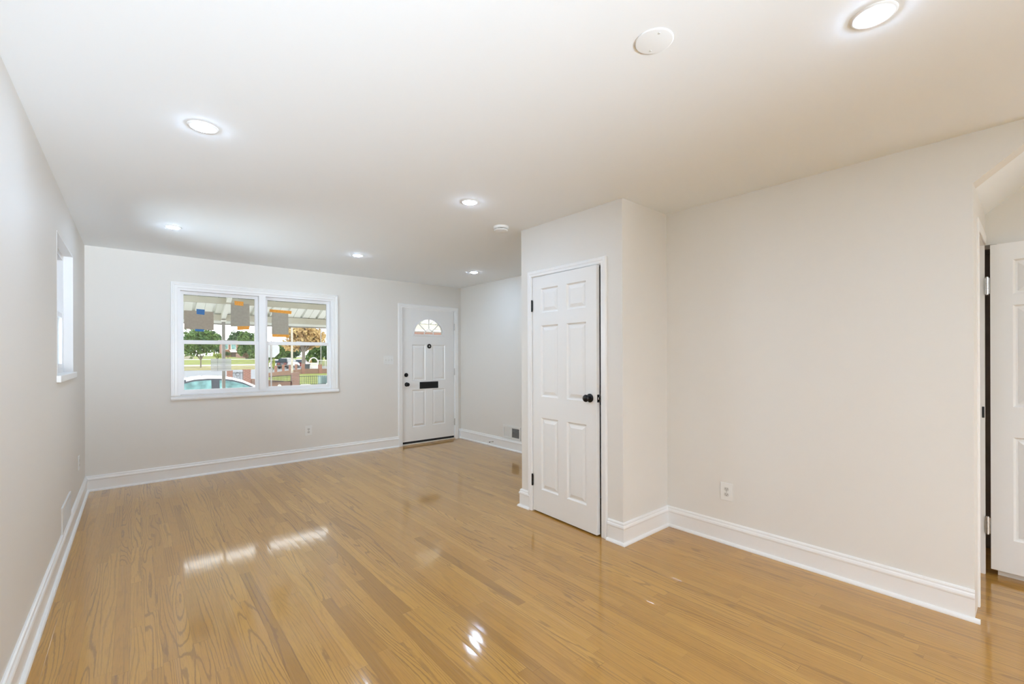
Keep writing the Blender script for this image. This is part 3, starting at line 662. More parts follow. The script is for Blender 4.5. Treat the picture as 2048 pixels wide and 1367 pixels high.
MB().lathe([(0, 0), (.0665, 0), (.0665, .0022), (.065, .0034), (.062, .0038), (0, .0042)], CPF, 56).build('plate', M_CEIL, cp, smooth=True)
for q in ((-.026, .036), (.030, -.034)):
    MB().lathe([(0, .0036), (.0042, .0036), (.0038, .0052), (0, .0056)], on(CPF, q[0], q[1]), 12).build('screw', M_CREAM, cp, smooth=True)

# ================================================================== outside
GL = [(6, -.30), (9, -.42), (18, -.82), (25, -.80), (55, .14), (80, 1.0), (130, 1.6), (220, 2.0)]
GR = [(6, -.30), (9, -.42), (18, -.82), (30, -.80), (44, -.46), (60, -.50), (90, -.50), (110, .3), (220, 1.5)]
def gz(y, x=0.0):
    """height of the ground: the street climbs on the left and stays low beyond the walled lawn on the right"""
    pts = GR if x > .195*y else GL
    for (a, za), (b, zb) in zip(pts, pts[1:]):
        if y <= b: return za+(zb-za)*(max(y, a)-a)/(b-a)
    return pts[-1][1]
def ground(name, x0, x1, ya, yb, mt, label, cat, lift=0, side=0):
    ys = sorted({ya, yb, *[q for q in (9, 18, 25, 30, 44, 55, 60, 80, 90, 110, 130) if ya < q < yb]}); mb = MB()
    for a, b in zip(ys, ys[1:]):
        za, zb = gz(a, side*a)+lift, gz(b, side*b)+lift
        f = lambda v, y: .195*y if v is None else v
        xa0, xa1, xb0, xb1 = f(x0, a), f(x1, a), f(x0, b), f(x1, b)
        mb.add([(xa0, a, za), (xa1, a, za), (xb1, b, zb), (xb0, b, zb), (xa0, a, za-.4), (xa1, a, za-.4), (xb1, b, zb-.4), (xb0, b, zb-.4)],
               [(0, 1, 2, 3), (4, 7, 6, 5), (0, 4, 5, 1), (1, 5, 6, 2), (2, 6, 7, 3), (3, 7, 4, 0)])
    o = mb.build(name, mt, weld=True); S(o, label, cat); return o
S(MB().box(-2.2, 5.6, YB+.142, 8.30, -.42, -.06).build('porch_floor', M_CONC), 'concrete porch floor outside the wide window', 'porch')
ground('forecourt', -60, 110, 6.36, 17.0, M_WALK, 'unseen forecourt made pale to bounce light up under the awning', 'forecourt', -.02)  # unseen ground given pale concrete to throw light onto the awning
ground('side_lawn', -60, -.56, -12, 6.36, M_GRASS, 'lawn beside the house', 'lawn', -.02)
ground('near_sidewalk', -60, 110, 17.0, 18.4, M_WALK, 'pale sidewalk on the near side of the street', 'sidewalk')
ground('road', -60, 110, 18.4, 29.6, M_ROAD, 'pale asphalt street behind the white sedan', 'road', .015)
ground('cross_road', -60, None, 29.6, 54.0, M_ROAD, 'pale asphalt side of the junction beyond the sedan', 'road', -.06)
ground('walled_lawn', None, 110, 29.6, 58.0, M_GRASS, 'bright lawn behind the low brick walls', 'lawn', -.02, 1)
ground('verge', -60, None, 54.0, 61.0, M_DIRT, 'yellowed grass verge under the young street tree', 'verge')
ground('far_road', None, 110, 58.0, 92.0, M_ROAD, 'far street where the cars are parked', 'road', -.05, 1)
ground('far_sidewalk', -60, None, 61.0, 63.5, M_WALK, 'pale sidewalk behind the young street tree', 'sidewalk', .03)
ground('far_lawn', -60, None, 63.5, 79.0, M_GRASS, 'sunlit lawn across the street', 'lawn')
ground('upper_path', -60, None, 79.0, 82.0, M_WALK, 'pale path at the top of the far lawn', 'path', .04)
ground('back_lawn', -60, None, 82.0, 200.0, M_GRASS, 'lawn below the trees in the distance', 'lawn')
ground('woodland_floor', None, 110, 92.0, 200.0, M_GRASS, 'grass below the trees behind the parked cars', 'lawn', 0, 1)

# porch awning: steep aluminium pans on two beams, rafter, posts
AW = thing('porch_awning', 'white ribbed aluminium porch awning on slim posts outside the window', 'awning', (1.5, 8.13, -.06))
sA, AY0, AY1 = .42, YB+.16, 8.28
def az(y): return 1.98+sA*(8.13-y)+.03
mb = MB(); xs = -2.1; pan = .250
while xs < 5.5:
    prof = [(0, 0), (.008, .038), (.036, .038), (.044, .0), (.140, .0), (.143, .010), (.150, .010), (.153, 0)]
    for (a, ha), (b, hb) in zip(prof, prof[1:]+[(pan, 0)]):
        mb.add([(xs+a, AY0, az(AY0)+ha), (xs+b, AY0, az(AY0)+hb), (xs+b, AY1, az(AY1)+hb), (xs+a, AY1, az(AY1)+ha),
                (xs+a, AY0, az(AY0)+ha+.004), (xs+b, AY0, az(AY0)+hb+.004), (xs+b, AY1, az(AY1)+hb+.004), (xs+a, AY1, az(AY1)+ha+.004)],
               [(0, 1, 2, 3), (4, 7, 6, 5), (0, 4, 5, 1), (2, 6, 7, 3)])
    xs += pan
mb.build('roof_pans', M_ALU, AW, recalc=False)
for yb_, hh in ((7.65, .075), (8.13, .085)):
    MB().box(-2.1, 5.6, yb_-.035, yb_+.035, az(yb_)-hh-.012, az(yb_)-.004).build('beam', M_ALUB, AW)
MB().box(-2.15, 5.65, 8.27, 8.30, 1.86, 1.99).build('fascia', M_ALU, AW)
MB().box(-2.15, 5.65, 8.262, 8.272, 1.855, 1.875).build('drip_edge', M_POST, AW)
for px in (at(447, 650, 8.10).x, 4.95, -1.75):
    MB().box(px-.021, px+.021, 8.08, 8.122, -.06, az(8.1)-.09).build('post', M_POST, AW)
    MB().box(px-.034, px+.034, 8.066, 8.136, az(8.1)-.13, az(8.1)-.105).build('post_cap', M_IRONW, AW)
    rb = MB(); rb.add([(px-.03, AY0, az(AY0)-.075), (px+.03, AY0, az(AY0)-.075), (px+.03, 8.10, az(8.10)-.085), (px-.03, 8.10, az(8.10)-.085),
                       (px-.03, AY0, az(AY0)-.005), (px+.03, AY0, az(AY0)-.005), (px+.03, 8.10, az(8.10)-.005), (px-.03, 8.10, az(8.10)-.005)],
                      [(0, 1, 2, 3), (4, 7, 6, 5), (0, 4, 5, 1), (1, 5, 6, 2), (2, 6, 7, 3), (3, 7, 4, 0)]); rb.build('rafter', M_ALU, AW)
# porch railing
p1 = at(559, 771.5, 7.95); p2 = at(656, 769.5, 7.95)
PR = thing('porch_railing', 'white iron porch railing with ball finials below the window', 'railing', (p1.x, 7.95, -.06))
MB().box(p1.x-.55, p2.x+1.4, 7.932, 7.968, p1.z-.072, p1.z-.046).build('top_rail', M_IRONW, PR)
MB().box(p1.x-.55, p2.x+1.4, 7.938, 7.962, .05, .075).build('bottom_rail', M_IRONW, PR)
for q in (p1, p2, p1+(p2-p1)*2, p1-Vector((.55, 0, 0))):
    MB().box(q.x-.018, q.x+.018, 7.932, 7.968, -.06, p1.z-.046).build('post', M_IRONW, PR)
for q in (p1, p2):
    MB().ball((q.x, 7.95, p1.z), .028).tube([(q.x, 7.95, p1.z-.05), (q.x, 7.95, p1.z-.02)], .012).build('ball_finial', M_IRONW, PR, smooth=True)
mb = MB(); xx = p1.x-.45
while xx < p2.x+1.35: mb.box(xx-.006, xx+.006, 7.944, 7.956, .06, p1.z-.06); xx += .115
mb.build('balusters', M_IRONW, PR)
sa = at(593, 775, 7.95); sb_ = at(624, 772, 7.95)
MB().tube([(sa.x-.02, 7.95, sa.z-.02), (sa.x+.045, 7.95, sa.z+.030), (sa.x+.075, 7.95, sa.z+.048), (sa.x+.15, 7.95, sa.z+.050), (sb_.x-.03, 7.95, sb_.z+.030), (sb_.x+.03, 7.95, sb_.z-.02)], .007, 8).build('scroll', M_IRONW, PR, smooth=True)

# cars
M_CARD = mat('dark_car_glass', (.03, .045, .05), .1, bump=.005)
def car(name, label, loc, rz, paint, suv=False, tall=1.45, group=None, glass=None):
    glass = glass or M_CARG
    t = thing(name, label, 'car', (0, 0, 0), group)
    k = tall/1.45; L = 2.32; bz = .90*k
    side = [(-L, .42), (-L+.05, .25), (-1.75, .20), (1.75, .20), (L-.04, .26), (L, .45), (L-.06, .62), (2.0, .72*k), (1.15, bz-.02), (.9, bz), (-1.9, bz), (-L+.12, bz-.05 if not suv else bz), (-L+.02, .70)]
    MB().prism(side, [], FR((0, .88, 0), XP, ZP, YN), 0, 1.76).build('body', paint, t, bevel=.055, seg=3, smooth=True)
    rx0, rx1 = ((-1.85, -2.15) if suv else (-1.0, -1.95))
    prof = [(1.28, bz), (.98, bz+.17*k), (.62, bz+.36*k), (.28, bz+.47*k), (-.05, bz+.525*k), (-.5, bz+.545*k), (-.95, bz+.52*k), (-1.35, bz+.42*k), (-1.65, bz+.25*k), (-2.0, bz+.01)]
    if suv: prof = prof[:6]+[(-1.1, bz+.54*k), (-1.75, bz+.50*k), (-2.0, bz+.30*k), (-2.2, bz)]
    def hw(z): return .80-.20*(z-bz)/(.545*k)
    roof = MB(); gls = {1: MB(), -1: MB()}; pan_ = []; wf_ = MB(); wr_ = MB()
    for (xa, za), (xb, zb) in zip(prof, prof[1:]):
        for s in (1, -1):
            wa, wb = hw(za), hw(zb); da = min(.075, za-bz); dbb = min(.075, zb-bz)
            roof.add([(xa, s*wa, za), (xb, s*wb, zb), (xb, s*(wb-.10), zb+.012), (xa, s*(wa-.10), za+.012)], [(0, 1, 2, 3)])
            roof.add([(xa, s*wa, za), (xb, s*wb, zb), (xb, s*hw(zb-dbb), zb-dbb), (xa, s*hw(za-da), za-da)], [(0, 1, 2, 3)])
            gls[s].add([(xa, s*(hw(za-da)-.004), za-da), (xb, s*(hw(zb-dbb)-.004), zb-dbb), (xb, s*(hw(bz)-.004), bz-.01), (xa, s*(hw(bz)-.004), bz-.01)], [(0, 1, 2, 3)])
        tgt = roof if -1.36 < min(xa, xb) and max(xa, xb) < .3 else (wf_ if xa > 0 else wr_)
        if suv and max(xa, xb) < .3 and min(xa, xb) > -1.8: tgt = roof
        tgt.add([(xa, hw(za)-.10, za+.012), (xb, hw(zb)-.10, zb+.012), (xb, -hw(zb)+.10, zb+.012), (xa, -hw(za)+.10, za+.012)], [(0, 1, 2, 3)])
    roof.build('roof', paint, t, smooth=True); wf_.build('windscreen', glass, t); wr_.build('rear_window', glass, t)
    def ztop(x):
        for (xa, za), (xb, zb) in zip(prof, prof[1:]):
            if xb <= x <= xa: return za+(zb-za)*(xa-x)/(xa-xb)
        return bz
    for s in (1, -1):
        gls[s].build('window_surround', M_CARP, t)
        for x0_, x1_ in ((-1.62 if not suv else -1.9, -.42), (-.16, 1.02)):
            pts = [x0_+(x1_-x0_)*i/10 for i in range(11)]
            up = [(x, max(bz+.05, ztop(x)-.135)) for x in pts]
            g_ = MB(); vs = [(x, s*(hw(bz+.045)+.006), bz+.045) for x in pts]+[(x, s*(hw(z)+.006), z) for x, z in up]
            g_.add(vs, [(i, i+1, 12+i, 11+i) for i in range(10)]).build('side_window', glass, t)
    for s in (1, -1):
        for x in (-.30, -1.22):
            MB().add([(x-.05, s*(hw(bz)+.003), bz-.01), (x+.05, s*(hw(bz)+.003), bz-.01), (x+.02, s*(hw(bz+.45*k)+.003), bz+.45*k), (x-.06, s*(hw(bz+.45*k)+.003), bz+.45*k)], [(0, 1, 2, 3)]).build('door_pillar', M_CARP, t)
    for x in (1.42, -1.42):
        for s in (1, -1):
            q = FR((x, s*.72, .32), XP, ZP, (0, s, 0))
            wl = MB().lathe([(.20, 0), (.30, 0), (.32, .03), (.32, .15), (.30, .18), (.20, .18)], q, 26).build('wheel', M_TYRE, t, smooth=True)
            MB().lathe([(0, .02), (.205, .02), (.205, .165), (.17, .150), (.06, .160), (0, .162)], q, 20).build('rim', M_CHROME, wl, smooth=True)
    for s in (1, -1):
        MB().box(-L-.012, -L+.10, s*.50-.22, s*.50+.22, .62, .80*k).build('tail_lamp', M_LAMPR, t, bevel=.02)
        MB().box(L-.16, L-.02, s*.62-.16, s*.62+.16, .56, .68).build('headlamp', M_CHROME, t, bevel=.02)
        MB().box(.82, .98, s*.90-.06, s*.90+.06, bz-.02, bz+.10).build('side_mirror', paint, t, bevel=.02)
    t.location = loc; t.rotation_euler = (0, 0, rz)
    return t
pc = at(497, 770, 21.0)
car('car', 'white sedan parked right outside the window, tinted side windows', (pc.x-.93, 21.0, gz(21.0)-.02), 0, M_CARW)
for u_, y_, rz_, pt_, suv_, h_, lab in ((577, 80, 52, M_CARB, True, 1.75, 'black sport utility car parked in the distance behind brick pillars'),
        (552, 84, 74, M_CARW, False, 1.45, 'small white car parked left of the black one'), (603, 86, 60, M_CARR, False, 1.5, 'dark red car parked right of the black one')):
    car('car', lab, (at(u_, 736, y_).x, y_, gz(y_, 99)-.05), math.radians(rz_), pt_, suv_, h_, None, M_CARD)

# brick pillars, walls, iron fences
def pillar(u0, u1, vtop, y, label, mt=M_BRICK, group='brick pillars of the garden walls'):
    a, b = at(u0, vtop, y), at(u1, vtop, y); w = (b.x-a.x)/2; cx = (a.x+b.x)/2
    t = thing('brick_pillar', label, 'pillar', (cx, y, gz(y, cx)), group)
    MB().box(cx-w*.93, cx+w*.93, y-w*.93, y+w*.93, gz(y, cx)-.12, a.z-.06).build('shaft', mt, t)
    MB().box(cx-w, cx+w, y-w, y+w, a.z-.06, a.z).build('cap', mt, t)
    return Vector((cx, y, a.z)), w
PA, wa = pillar(453.5, 465, 740.5, 31.5, 'brick pillar left of the small iron gate, nearest the porch post')
PB, wb = pillar(486, 501, 738.5, 31.5, 'tall brick pillar right of the small iron gate')
PC, wc = pillar(582.5, 597.5, 745, 29.9, 'tall brown brick pillar splitting the low iron fence', M_BRICKB)
def wall(name, p, q, zt0, zt1, label, mt=M_BRICKB, th=.24):
    p, q = Vector(p), Vector(q); d = (q-p).normalized(); n = Vector((-d.y, d.x, 0))*th/2; mb = MB()
    zb0, zb1 = gz(p.y, p.x)-.1, gz(q.y, q.x)-.1
    vs = [p-n, p+n, q+n, q-n]
    mb.add([(vs[0].x, vs[0].y, zb0), (vs[1].x, vs[1].y, zb0), (vs[2].x, vs[2].y, zb1), (vs[3].x, vs[3].y, zb1), (vs[0].x, vs[0].y, zt0), (vs[1].x, vs[1].y, zt0), (vs[2].x, vs[2].y, zt1), (vs[3].x, vs[3].y, zt1)],
           [(0, 1, 2, 3), (4, 7, 6, 5), (0, 4, 5, 1), (1, 5, 6, 2), (2, 6, 7, 3), (3, 7, 4, 0)])
    return tag(mb.build(name, mt), label, 'wall')
def xy(u, y): q = at(u, 712, y); return Vector((q.x, y, 0))
zt = at(545, 764, 29.9).z
wall('brick_wall', (PB.x+wb, 31.5, 0), (PC.x-wc, 29.9, 0), at(505, 757, 31.5).z, zt, 'low brick wall between tall red pillar and brown pillar')
wall('brick_wall', (PC.x+wc, 29.9, 0), (PC.x+6, 29.9, 0), at(620, 769, 29.9).z, at(640, 768, 29.9).z, 'low brick wall right of the brown pillar')
def fence(name, label, p, q, z0a, z0b, z1a, z1b, n, mt=M_IRON, r=.012, cat='fence'):
    p, q = Vector(p), Vector(q); t = thing(name, label, cat, ((p.x+q.x)/2, (p.y+q.y)/2, min(z0a, z0b)))
    for f, nm in ((0.06, 'bottom_rail'), (.93, 'top_rail')):
        MB().tube([(p.x, p.y, z0a+(z1a-z0a)*f), (q.x, q.y, z0b+(z1b-z0b)*f)], r*1.3, 6).build(nm, mt, t)
    mb = MB()
    for i in range(n):
        s = (i+.5)/n; c = p+(q-p)*s; mb.tube([(c.x, c.y, z0a+(z0b-z0a)*s), (c.x, c.y, z1a+(z1b-z1a)*s)], r, 5)
    mb.build('pickets', mt, t)
    return t
e0 = xy(540, 30.2)
fence('iron_fence', 'iron picket fence on the wall left of the brown pillar', (e0.x, 30.4, 0), (PC.x-wc, 29.9, 0), zt, zt, at(545, 752, 30).z, at(580, 749, 30).z, 15)
fence('iron_fence', 'iron picket fence on the wall right of the brown pillar', (PC.x+wc, 29.9, 0), (PC.x+4.5, 29.9, 0), at(620, 769, 29.9).z, at(620, 768.5, 29.9).z, at(600, 751, 29.9).z, at(640, 751, 29.9).z, 34)
ig = fence('iron_gate', 'small iron gate with scroll between two red brick pillars', (PA.x+wa, 31.5, 0), (PB.x-wb, 31.5, 0), gz(31.5)-.02, gz(31.5)-.02, at(470, 743, 31.5).z, at(470, 743, 31.5).z, 7, M_IRON, .012, 'gate')
q = at(475, 748, 31.5)
MB().tube([(q.x+.11*math.cos(a*.5), 31.46, q.z+.11*math.sin(a*.5)) for a in range(13)], .014, 6).build('scroll', M_IRON, ig)
# far wall with its pillars
fw = [(532, 44.5, 747, 754), (560, 47.5, 743.5, 750), (601, 52.0, 738, 741.5), (640, 52.0, 736.5, 740)]
P0 = xy(530, 44.5); P1 = xy(601, 52.0); P2 = xy(672, 52.0)
wall('brick_wall', (P0.x, 44.5, 0), (P1.x, 52.0, 0), at(536, 746, 44.5).z, at(601, 737.5, 52).z, 'far sloping brick wall in front of the parked cars')
wall('brick_wall', (P1.x, 52.0, 0), (P2.x, 52.0, 0), at(605, 737, 52).z, at(650, 737, 52).z, 'far level brick wall under the orange tree')
for u, y, vt, hw_, lab in ((551.5, 46.6, 731, 2.6, 'far brick pillar in front of the small white car'), (566.5, 48.2, 729, 2.4, 'far brick pillar at the front of the black car'),
                      (580, 49.8, 729, 2.4, 'far brick pillar beside the wooden utility pole'), (592, 51.0, 728, 2.2, 'far brick pillar between black and red cars'),
                      (606, 52.0, 727, 3.0, 'far brick pillar under the trunk of the orange tree'), (640, 52.0, 728.5, 3.4, 'far brick pillar at the wire mesh fence')):
    pillar(u-hw_, u+hw_, vt, y, lab, M_BRICK)
# poles and sign
def pole(name, label, u, y, vtop, r, mt, cat):
    q = at(u, vtop, y); t = thing(name, label, cat, (q.x, y, gz(y, q.x)))
    MB().tube([(q.x, y, gz(y, q.x)-.1), (q.x, y, q.z)], r, 12, taper=.8).build('shaft', mt, t, smooth=True); return t, q
up, q = pole('utility_pole', 'tall weathered wooden utility pole behind the brown pillar', 583.5, 40, 560, .085, M_POLE, 'pole')
MB().box(q.x-1.1, q.x+1.1, 39.9, 40.1, q.z-.6, q.z-.48).build('crossarm', M_POLE, up)
lp_, q = pole('street_lamp', 'thin grey lamp pole right of the orange tree', 641.5, 60, 600, .055, M_POST, 'street lamp')
MB().box(q.x-.8, q.x+.05, 59.85, 60.15, q.z-.02, q.z+.1).build('lamp_head', M_POST, lp_)
q = at(542.5, 699, 25.0); sg = thing('stop_sign', 'bare back of an octagonal road sign on its post', 'road sign', (q.x, 25, gz(25, 9)))
sr = .385
MB().prism([(sr*math.cos(math.pi/8+i*math.pi/4)/math.cos(math.pi/8), sr*math.sin(math.pi/8+i*math.pi/4)/math.cos(math.pi/8)) for i in range(8)], [], FR((q.x, 25.03, q.z), XP, ZP, YP), 0, .004).build('sign_plate', M_SIGNB, sg)
MB().box(q.x-.03, q.x+.03, 24.99, 25.03, gz(25, 9)-.08, q.z+.45).build('post', M_POST, sg)
# small things in the walled yard
q0, q1 = at(640, 751, 32.0), at(656, 765, 32.0)
tb = thing('utility_cabinet', 'pale teal ribbed metal cabinet behind the iron fence', 'cabinet', ((q0.x+q1.x)/2, 32, gz(32, 9)))
MB().box(q0.x, q1.x, 31.8, 32.5, gz(32.5, 9)-.01, q0.z-.04).build('body', M_TEAL, tb, bevel=.02)
MB().box(q0.x-.02, q1.x+.02, 31.77, 32.53, q0.z-.04, q0.z).build('lid', M_TEAL, tb)
mb = MB(); xx = q0.x+.05
while xx < q1.x-.03: mb.box(xx, xx+.025, 31.775, 31.81, gz(32, 9)+.08, q0.z-.09); xx += .06
mb.build('ribs', mat('dark_teal_rib', (.15, .23, .24), .5, bump=.02), tb)
q = at(612, 733, 55); MB_ = thing('trash_bin', 'dark lidded bin beside the far brick wall', 'bin', (q.x, 55, gz(55, 20)))
MB().prism([(-.30, 0), (.30, 0), (.36, 1.0), (-.36, 1.0)], [], FR((q.x, 54.7, gz(55, 20)-.015), XP, ZP, YP), 0, .6).build('body', M_BIN, MB_, bevel=.03)
MB().box(q.x-.40, q.x+.40, 54.66, 55.34, gz(55, 20)+.95, gz(55, 20)+1.02).build('lid', M_BIN, MB_, bevel=.02)
# white arched garden arbour
q0, q1 = at(618.5, 737, 56), at(636, 737, 56); zt_ = at(627, 715, 56).z; zm = at(627, 725, 56).z; g0 = gz(56, 20)-.05
ar = thing('garden_arbour', 'white lattice garden arbour with arched top beyond the brick wall', 'arbour', ((q0.x+q1.x)/2, 56, g0))
for xx in (q0.x, q1.x): MB().box(xx-.05, xx+.05, 55.95, 56.05, g0, zm).build('post', M_IRONW, ar)
MB().tube([(q0.x+(q1.x-q0.x)*(.5-.5*math.cos(math.pi*i/14)), 56, zm+(zt_-zm)*math.sin(math.pi*i/14)) for i in range(15)], .06, 8).build('arch', M_IRONW, ar, smooth=True)
mb = MB()
for i in range(1, 9): mb.box(q0.x+(q1.x-q0.x)*i/9-.03, q0.x+(q1.x-q0.x)*i/9+.03, 55.98, 56.02, g0, zm)
for i in range(3): mb.box(q0.x, q1.x, 55.97, 56.03, zm-.10-i*.35, zm-.04-i*.35)
mb.build('lattice', M_IRONW, ar)
# wire mesh fence
q0, q1 = at(637, 728, 57), at(664, 728, 57); zt_ = at(650, 720, 57).z
wf = thing('wire_fence', 'grey wire mesh fence beyond the right end of brick wall', 'fence', ((q0.x+q1.x)/2, 57, gz(57, 20)))
for i in range(3):
    xx = q0.x+(q1.x-q0.x)*i/2; MB().tube([(xx, 57, gz(57, 20)-.1), (xx, 57, zt_+.05)], .035, 8).build('post', M_CHROME, wf)
MB().tube([(q0.x, 57, zt_), (q1.x, 57, zt_)], .035, 8).build('top_rail', M_IRONW, wf)
mb = MB(); n = 16
for i in range(n):
    a = q0.x+(q1.x-q0.x)*i/n; b = min(q1.x, a+1.0); c_ = max(q0.x, a-1.0)
    mb.tube([(a, 57, gz(57, 20)), (b, 57, gz(57, 20)+(zt_-gz(57, 20))*(b-a))], .012, 4); mb.tube([(a, 57, gz(57, 20)), (c_, 57, gz(57, 20)+(zt_-gz(57, 20))*(a-c_))], .012, 4)
mb.build('mesh', M_CHROME, wf)
# far left wooden fence
q0, q1 = at(352, 717, 84), at(388, 717, 84); wd = thing('wooden_fence', 'greyed wooden fence at far left beyond the lawn', 'fence', ((q0.x+q1.x)/2, 84, gz(84)))
mb = MB(); n = 26
for i in range(n):
    a = q0.x+(q1.x-q0.x)*i/n; mb.box(a, a+(q1.x-q0.x)/n*.9, 84, 84.04, gz(84)-.05, at(370, 708, 84).z+random.uniform(-.03, .03))
mb.build('boards', M_FENCEW, wd)
MB().box(q0.x, q1.x, 84.04, 84.12, gz(84)+.3, gz(84)+.42).build('rail', M_FENCEW, wd)
# brick house with its white porch canopy
hq0, hq1 = at(447, 712, 112), at(478, 712, 112); hz = at(460, 683, 112).z; g0 = gz(112)
bh = thing('brick_house', 'red brick house with white door canopy across the street', 'house', ((hq0.x+hq1.x)/2, 114, g0))
MB().box(hq0.x, hq1.x+1, 112, 118, g0-.3, hz).build('walls', M_BRICK, bh)
MB().prism([(hq0.x-.4, hz), (hq1.x+1.4, hz), (hq1.x+1.0, hz+.35), (hq0.x, hz+.35)], [], FR((0, 111.6, 0), XP, ZP, YP), 0, 6.8).build('roof', M_ROOF, bh)
a, b = at(461, 704, 110.5), at(474, 700, 110.5)
MB().prism([(0, b.z), (1.6, a.z), (1.6, a.z+.08), (0, b.z+.10)], [], FR((a.x, 112, 0), YN, ZP, XP), 0, b.x-a.x).build('canopy', M_IRONW, bh)
MB().box(a.x+.3, a.x+1.3, 111.94, 112.02, g0-.2, g0+2.1).build('house_door', mat('dark_brown_door', (.08, .05, .04), .5, bump=.02), bh)
for uu in (451, 467): 
    a = at(uu, 692, 111.95); f_ = MB().box(a.x-.5, a.x+.5, 111.93, 112.0, a.z-.7, a.z+.7).build('window', M_IRONW, bh); MB().box(a.x-.42, a.x+.42, 111.91, 111.96, a.z-.62, a.z+.62).build('pane', M_CARG, f_)
a = at(869, 700, 46); b = at(905, 655, 46); g0 = gz(46, 99)
nh = thing('brick_house', 'brick neighbouring house seen through the half round door glass', 'house', ((a.x+b.x)/2, 50, g0))
MB().box(a.x, b.x+4, 46, 54, g0-.2, b.z).build('walls', M_BRICK, nh)
MB().prism([(a.x-.3, b.z), (b.x+4.3, b.z), (b.x+4.0, b.z+.3), (a.x, b.z+.3)], [], FR((0, 45.7, 0), XP, ZP, YP), 0, 8.6).build('roof', M_ROOF, nh)
P0 = xy(474, 104); P1 = xy(507, 84)
wall('retaining_wall', (P0.x, 104, 0), (P1.x, 84, 0), at(474, 707, 104).z, at(507, 722, 84).z, 'sloping red brick retaining wall below the green trees', M_BRICK, .4)

# trees and shrubs
def blob_leaves(mb, c, rx, rz, n, size, rnd, shell=.55):
    for _ in range(n):
        while True:
            d = Vector((rnd.uniform(-1, 1), rnd.uniform(-1, 1), rnd.uniform(-1, 1)))
            if .01 < d.length < 1: break
        d = d.normalized()*(shell+(1-shell)*rnd.random()**.6)
        p = Vector((c[0]+d.x*rx, c[1]+d.y*rx, c[2]+d.z*rz))
        nrm = (d+Vector((rnd.uniform(-.9, .9), rnd.uniform(-.9, .9), rnd.uniform(-.4, 1.0)))).normalized()
        a = nrm.orthogonal().normalized(); b = nrm.cross(a); an = rnd.uniform(0, 6.28)
        a, b = a*math.cos(an)+b*math.sin(an), b*math.cos(an)-a*math.sin(an); s = size*rnd.uniform(.6, 1.3)
        mb.add([p-a*s, p-b*s*.5, p+a*s, p+b*s*.5], [(0, 1, 2, 3)])
def tree(name, label, u, y, vbase, vlow, vtop, wpx, leaf, trunk_px=2.6, seed=1, n=2600, lobes=9, cat='tree', group=None, dens=1.0):
    rnd = random.Random(seed); cx = at(u, 712, y).x; g = gz(y, cx)
    zl, zt_ = at(u, vlow, y).z, at(u, vtop, y).z; hw_ = (at(u+wpx/2, 712, y).x-at(u-wpx/2, 712, y).x)/2
    tr = (at(u+trunk_px/2, 712, y).x-at(u-trunk_px/2, 712, y).x)/2
    t = thing(name, label, cat, (cx, y, g), group)
    ch = (zt_-zl)/2; cz = (zt_+zl)/2; fol = MB(); leafs = max(.07, (hw_+ch)*.055)
    br = MB(); tk = MB(); fork = max(g+.5, zl-.1*ch)
    tk.tube([(cx, y, g-.2), (cx+.04*tr, y, g+(fork-g)*.5), (cx, y, fork+ch*.3)], tr, 9, taper=.65)
    for i in range(lobes):
        a = 2*math.pi*i/lobes+rnd.uniform(-.3, .3); zz = rnd.uniform(-.62, .62); rr = math.sqrt(max(.05, 1-zz*zz))*.60
        c = (cx+math.cos(a)*hw_*rr, y+math.sin(a)*hw_*rr*.8, cz+zz*ch*.9)
        s = rnd.uniform(.34, .5)
        blob_leaves(fol, c, hw_*s, ch*s*1.05, int(n/lobes*dens), leafs, rnd, .35)
        br.tube([(cx, y, fork), ((cx+c[0])/2, (y+c[1])/2, (fork+c[2])/2+.05*ch), c], tr*.45, 6, taper=.3)
    blob_leaves(fol, (cx, y, cz), hw_*.62, ch*.75, int(n*.35*dens), leafs, rnd, .3)
    fol.build('foliage', leaf, t, weld=False, recalc=False)
    tk.build('trunk', M_BARK, t, smooth=True); br.build('branches', M_BARK, t, smooth=True)
    return t
def shrub(label, u, y, vbase, vtop, wpx, leaf, seed, n=900, name='shrub', cat='shrub'):
    rnd = random.Random(seed); cx = at(u, 712, y).x; g = at(u, vbase, y).z; g = gz(y, cx); zt_ = at(u, vtop, y).z
    hw_ = (at(u+wpx/2, 712, y).x-at(u-wpx/2, 712, y).x)/2; t = thing(name, label, cat, (cx, y, g)); fol = MB(); st = MB()
    for i in range(6):
        a = rnd.uniform(0, 6.28); c = (cx+math.cos(a)*hw_*.5, y+math.sin(a)*hw_*.5, g+(zt_-g)*rnd.uniform(.4, .72))
        blob_leaves(fol, c, hw_*.55, (zt_-g)*.34, n//6, max(.06, hw_*.09), rnd, .3); st.tube([(cx, y, gz(y, cx)-.1), c], hw_*.03, 5)
    fol.build('foliage', leaf, t, weld=False, recalc=False); st.build('stems', M_BARK, t)
    return t
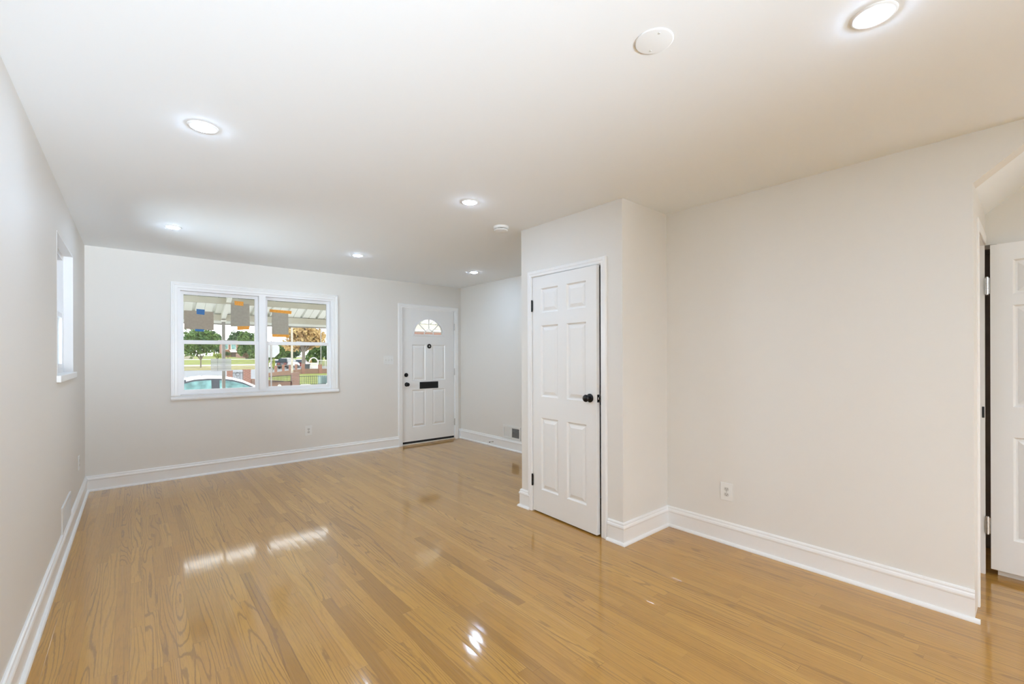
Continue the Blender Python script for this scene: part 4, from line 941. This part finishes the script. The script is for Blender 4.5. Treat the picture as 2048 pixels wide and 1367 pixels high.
tree('street_tree', 'young green street tree on the verge above the sedan roof', 401.5, 58, 736, 717, 646, 80, M_LEAF, 3.4, 11, 1900, 10)
tree('tree', 'bright green tree low at the right edge of left panes', 497, 82, 726, 722, 656, 46, M_LEAF, 4, 12, 2600, 9)
tree('tree', 'dark green tall tree directly behind the porch post', 470, 150, 712, 706, 652, 40, M_LEAFD, 4, 13, 2200, 9)
tree('tree', 'pale green tree at the far left of the window view', 366, 96, 717, 706, 648, 44, M_LEAF, 4, 14, 1500, 8, dens=.8)
tree('tree', 'dark tree behind the young street tree, left of post', 428, 131, 712, 708, 655, 46, M_LEAFD, 4, 15, 2200, 9)
tree('tree', 'large orange leaved tree with forked grey trunk at right', 607, 72, 735, 702, 640, 92, M_LEAFO, 9.5, 16, 3800, 13)
tree('tree', 'green tree rising behind the black car', 560, 112, 728, 722, 682, 50, M_LEAF, 4, 17, 2600, 9)
tree('tree', 'leafy green tree filling the gap left of the orange tree', 584, 118, 728, 722, 686, 40, M_LEAFD, 4, 18, 2400, 9)
tree('tree', 'bright green tree behind the white arbour', 632, 104, 730, 726, 684, 46, M_LEAF, 4, 19, 2800, 9)
tree('tree', 'dark green tree at the right edge of the window view', 662, 98, 730, 724, 676, 40, M_LEAFD, 4, 20, 2400, 9)
tree('tree', 'yellow orange tree seen through the half round door glass', 853, 70, 735, 700, 648, 30, M_LEAFO, 5, 41, 1800, 9)
tree('tree', 'distant dark tree between road sign and utility pole', 538, 128, 726, 722, 690, 34, M_LEAFD, 4, 21, 2000, 8)
shrub('yellow green shrub beside the road sign post', 545, 62, 728, 712, 11, M_LEAFY, 31)
shrub('yellow green shrub below the dark trees left of the post', 434, 86, 718, 703, 26, M_LEAFY, 32)
shrub('round dark shrub in front of the brick house', 456, 96, 716, 702, 18, M_LEAFD, 33)
shrub('purple leaved bush below the bright green tree', 492, 80, 732, 704, 14, M_LEAFR, 34)
shrub('brown bush left of the arched arbour', 621.5, 58, 736, 715, 6, M_LEAFO, 35, 500)
bpy.context.view_layer.update()
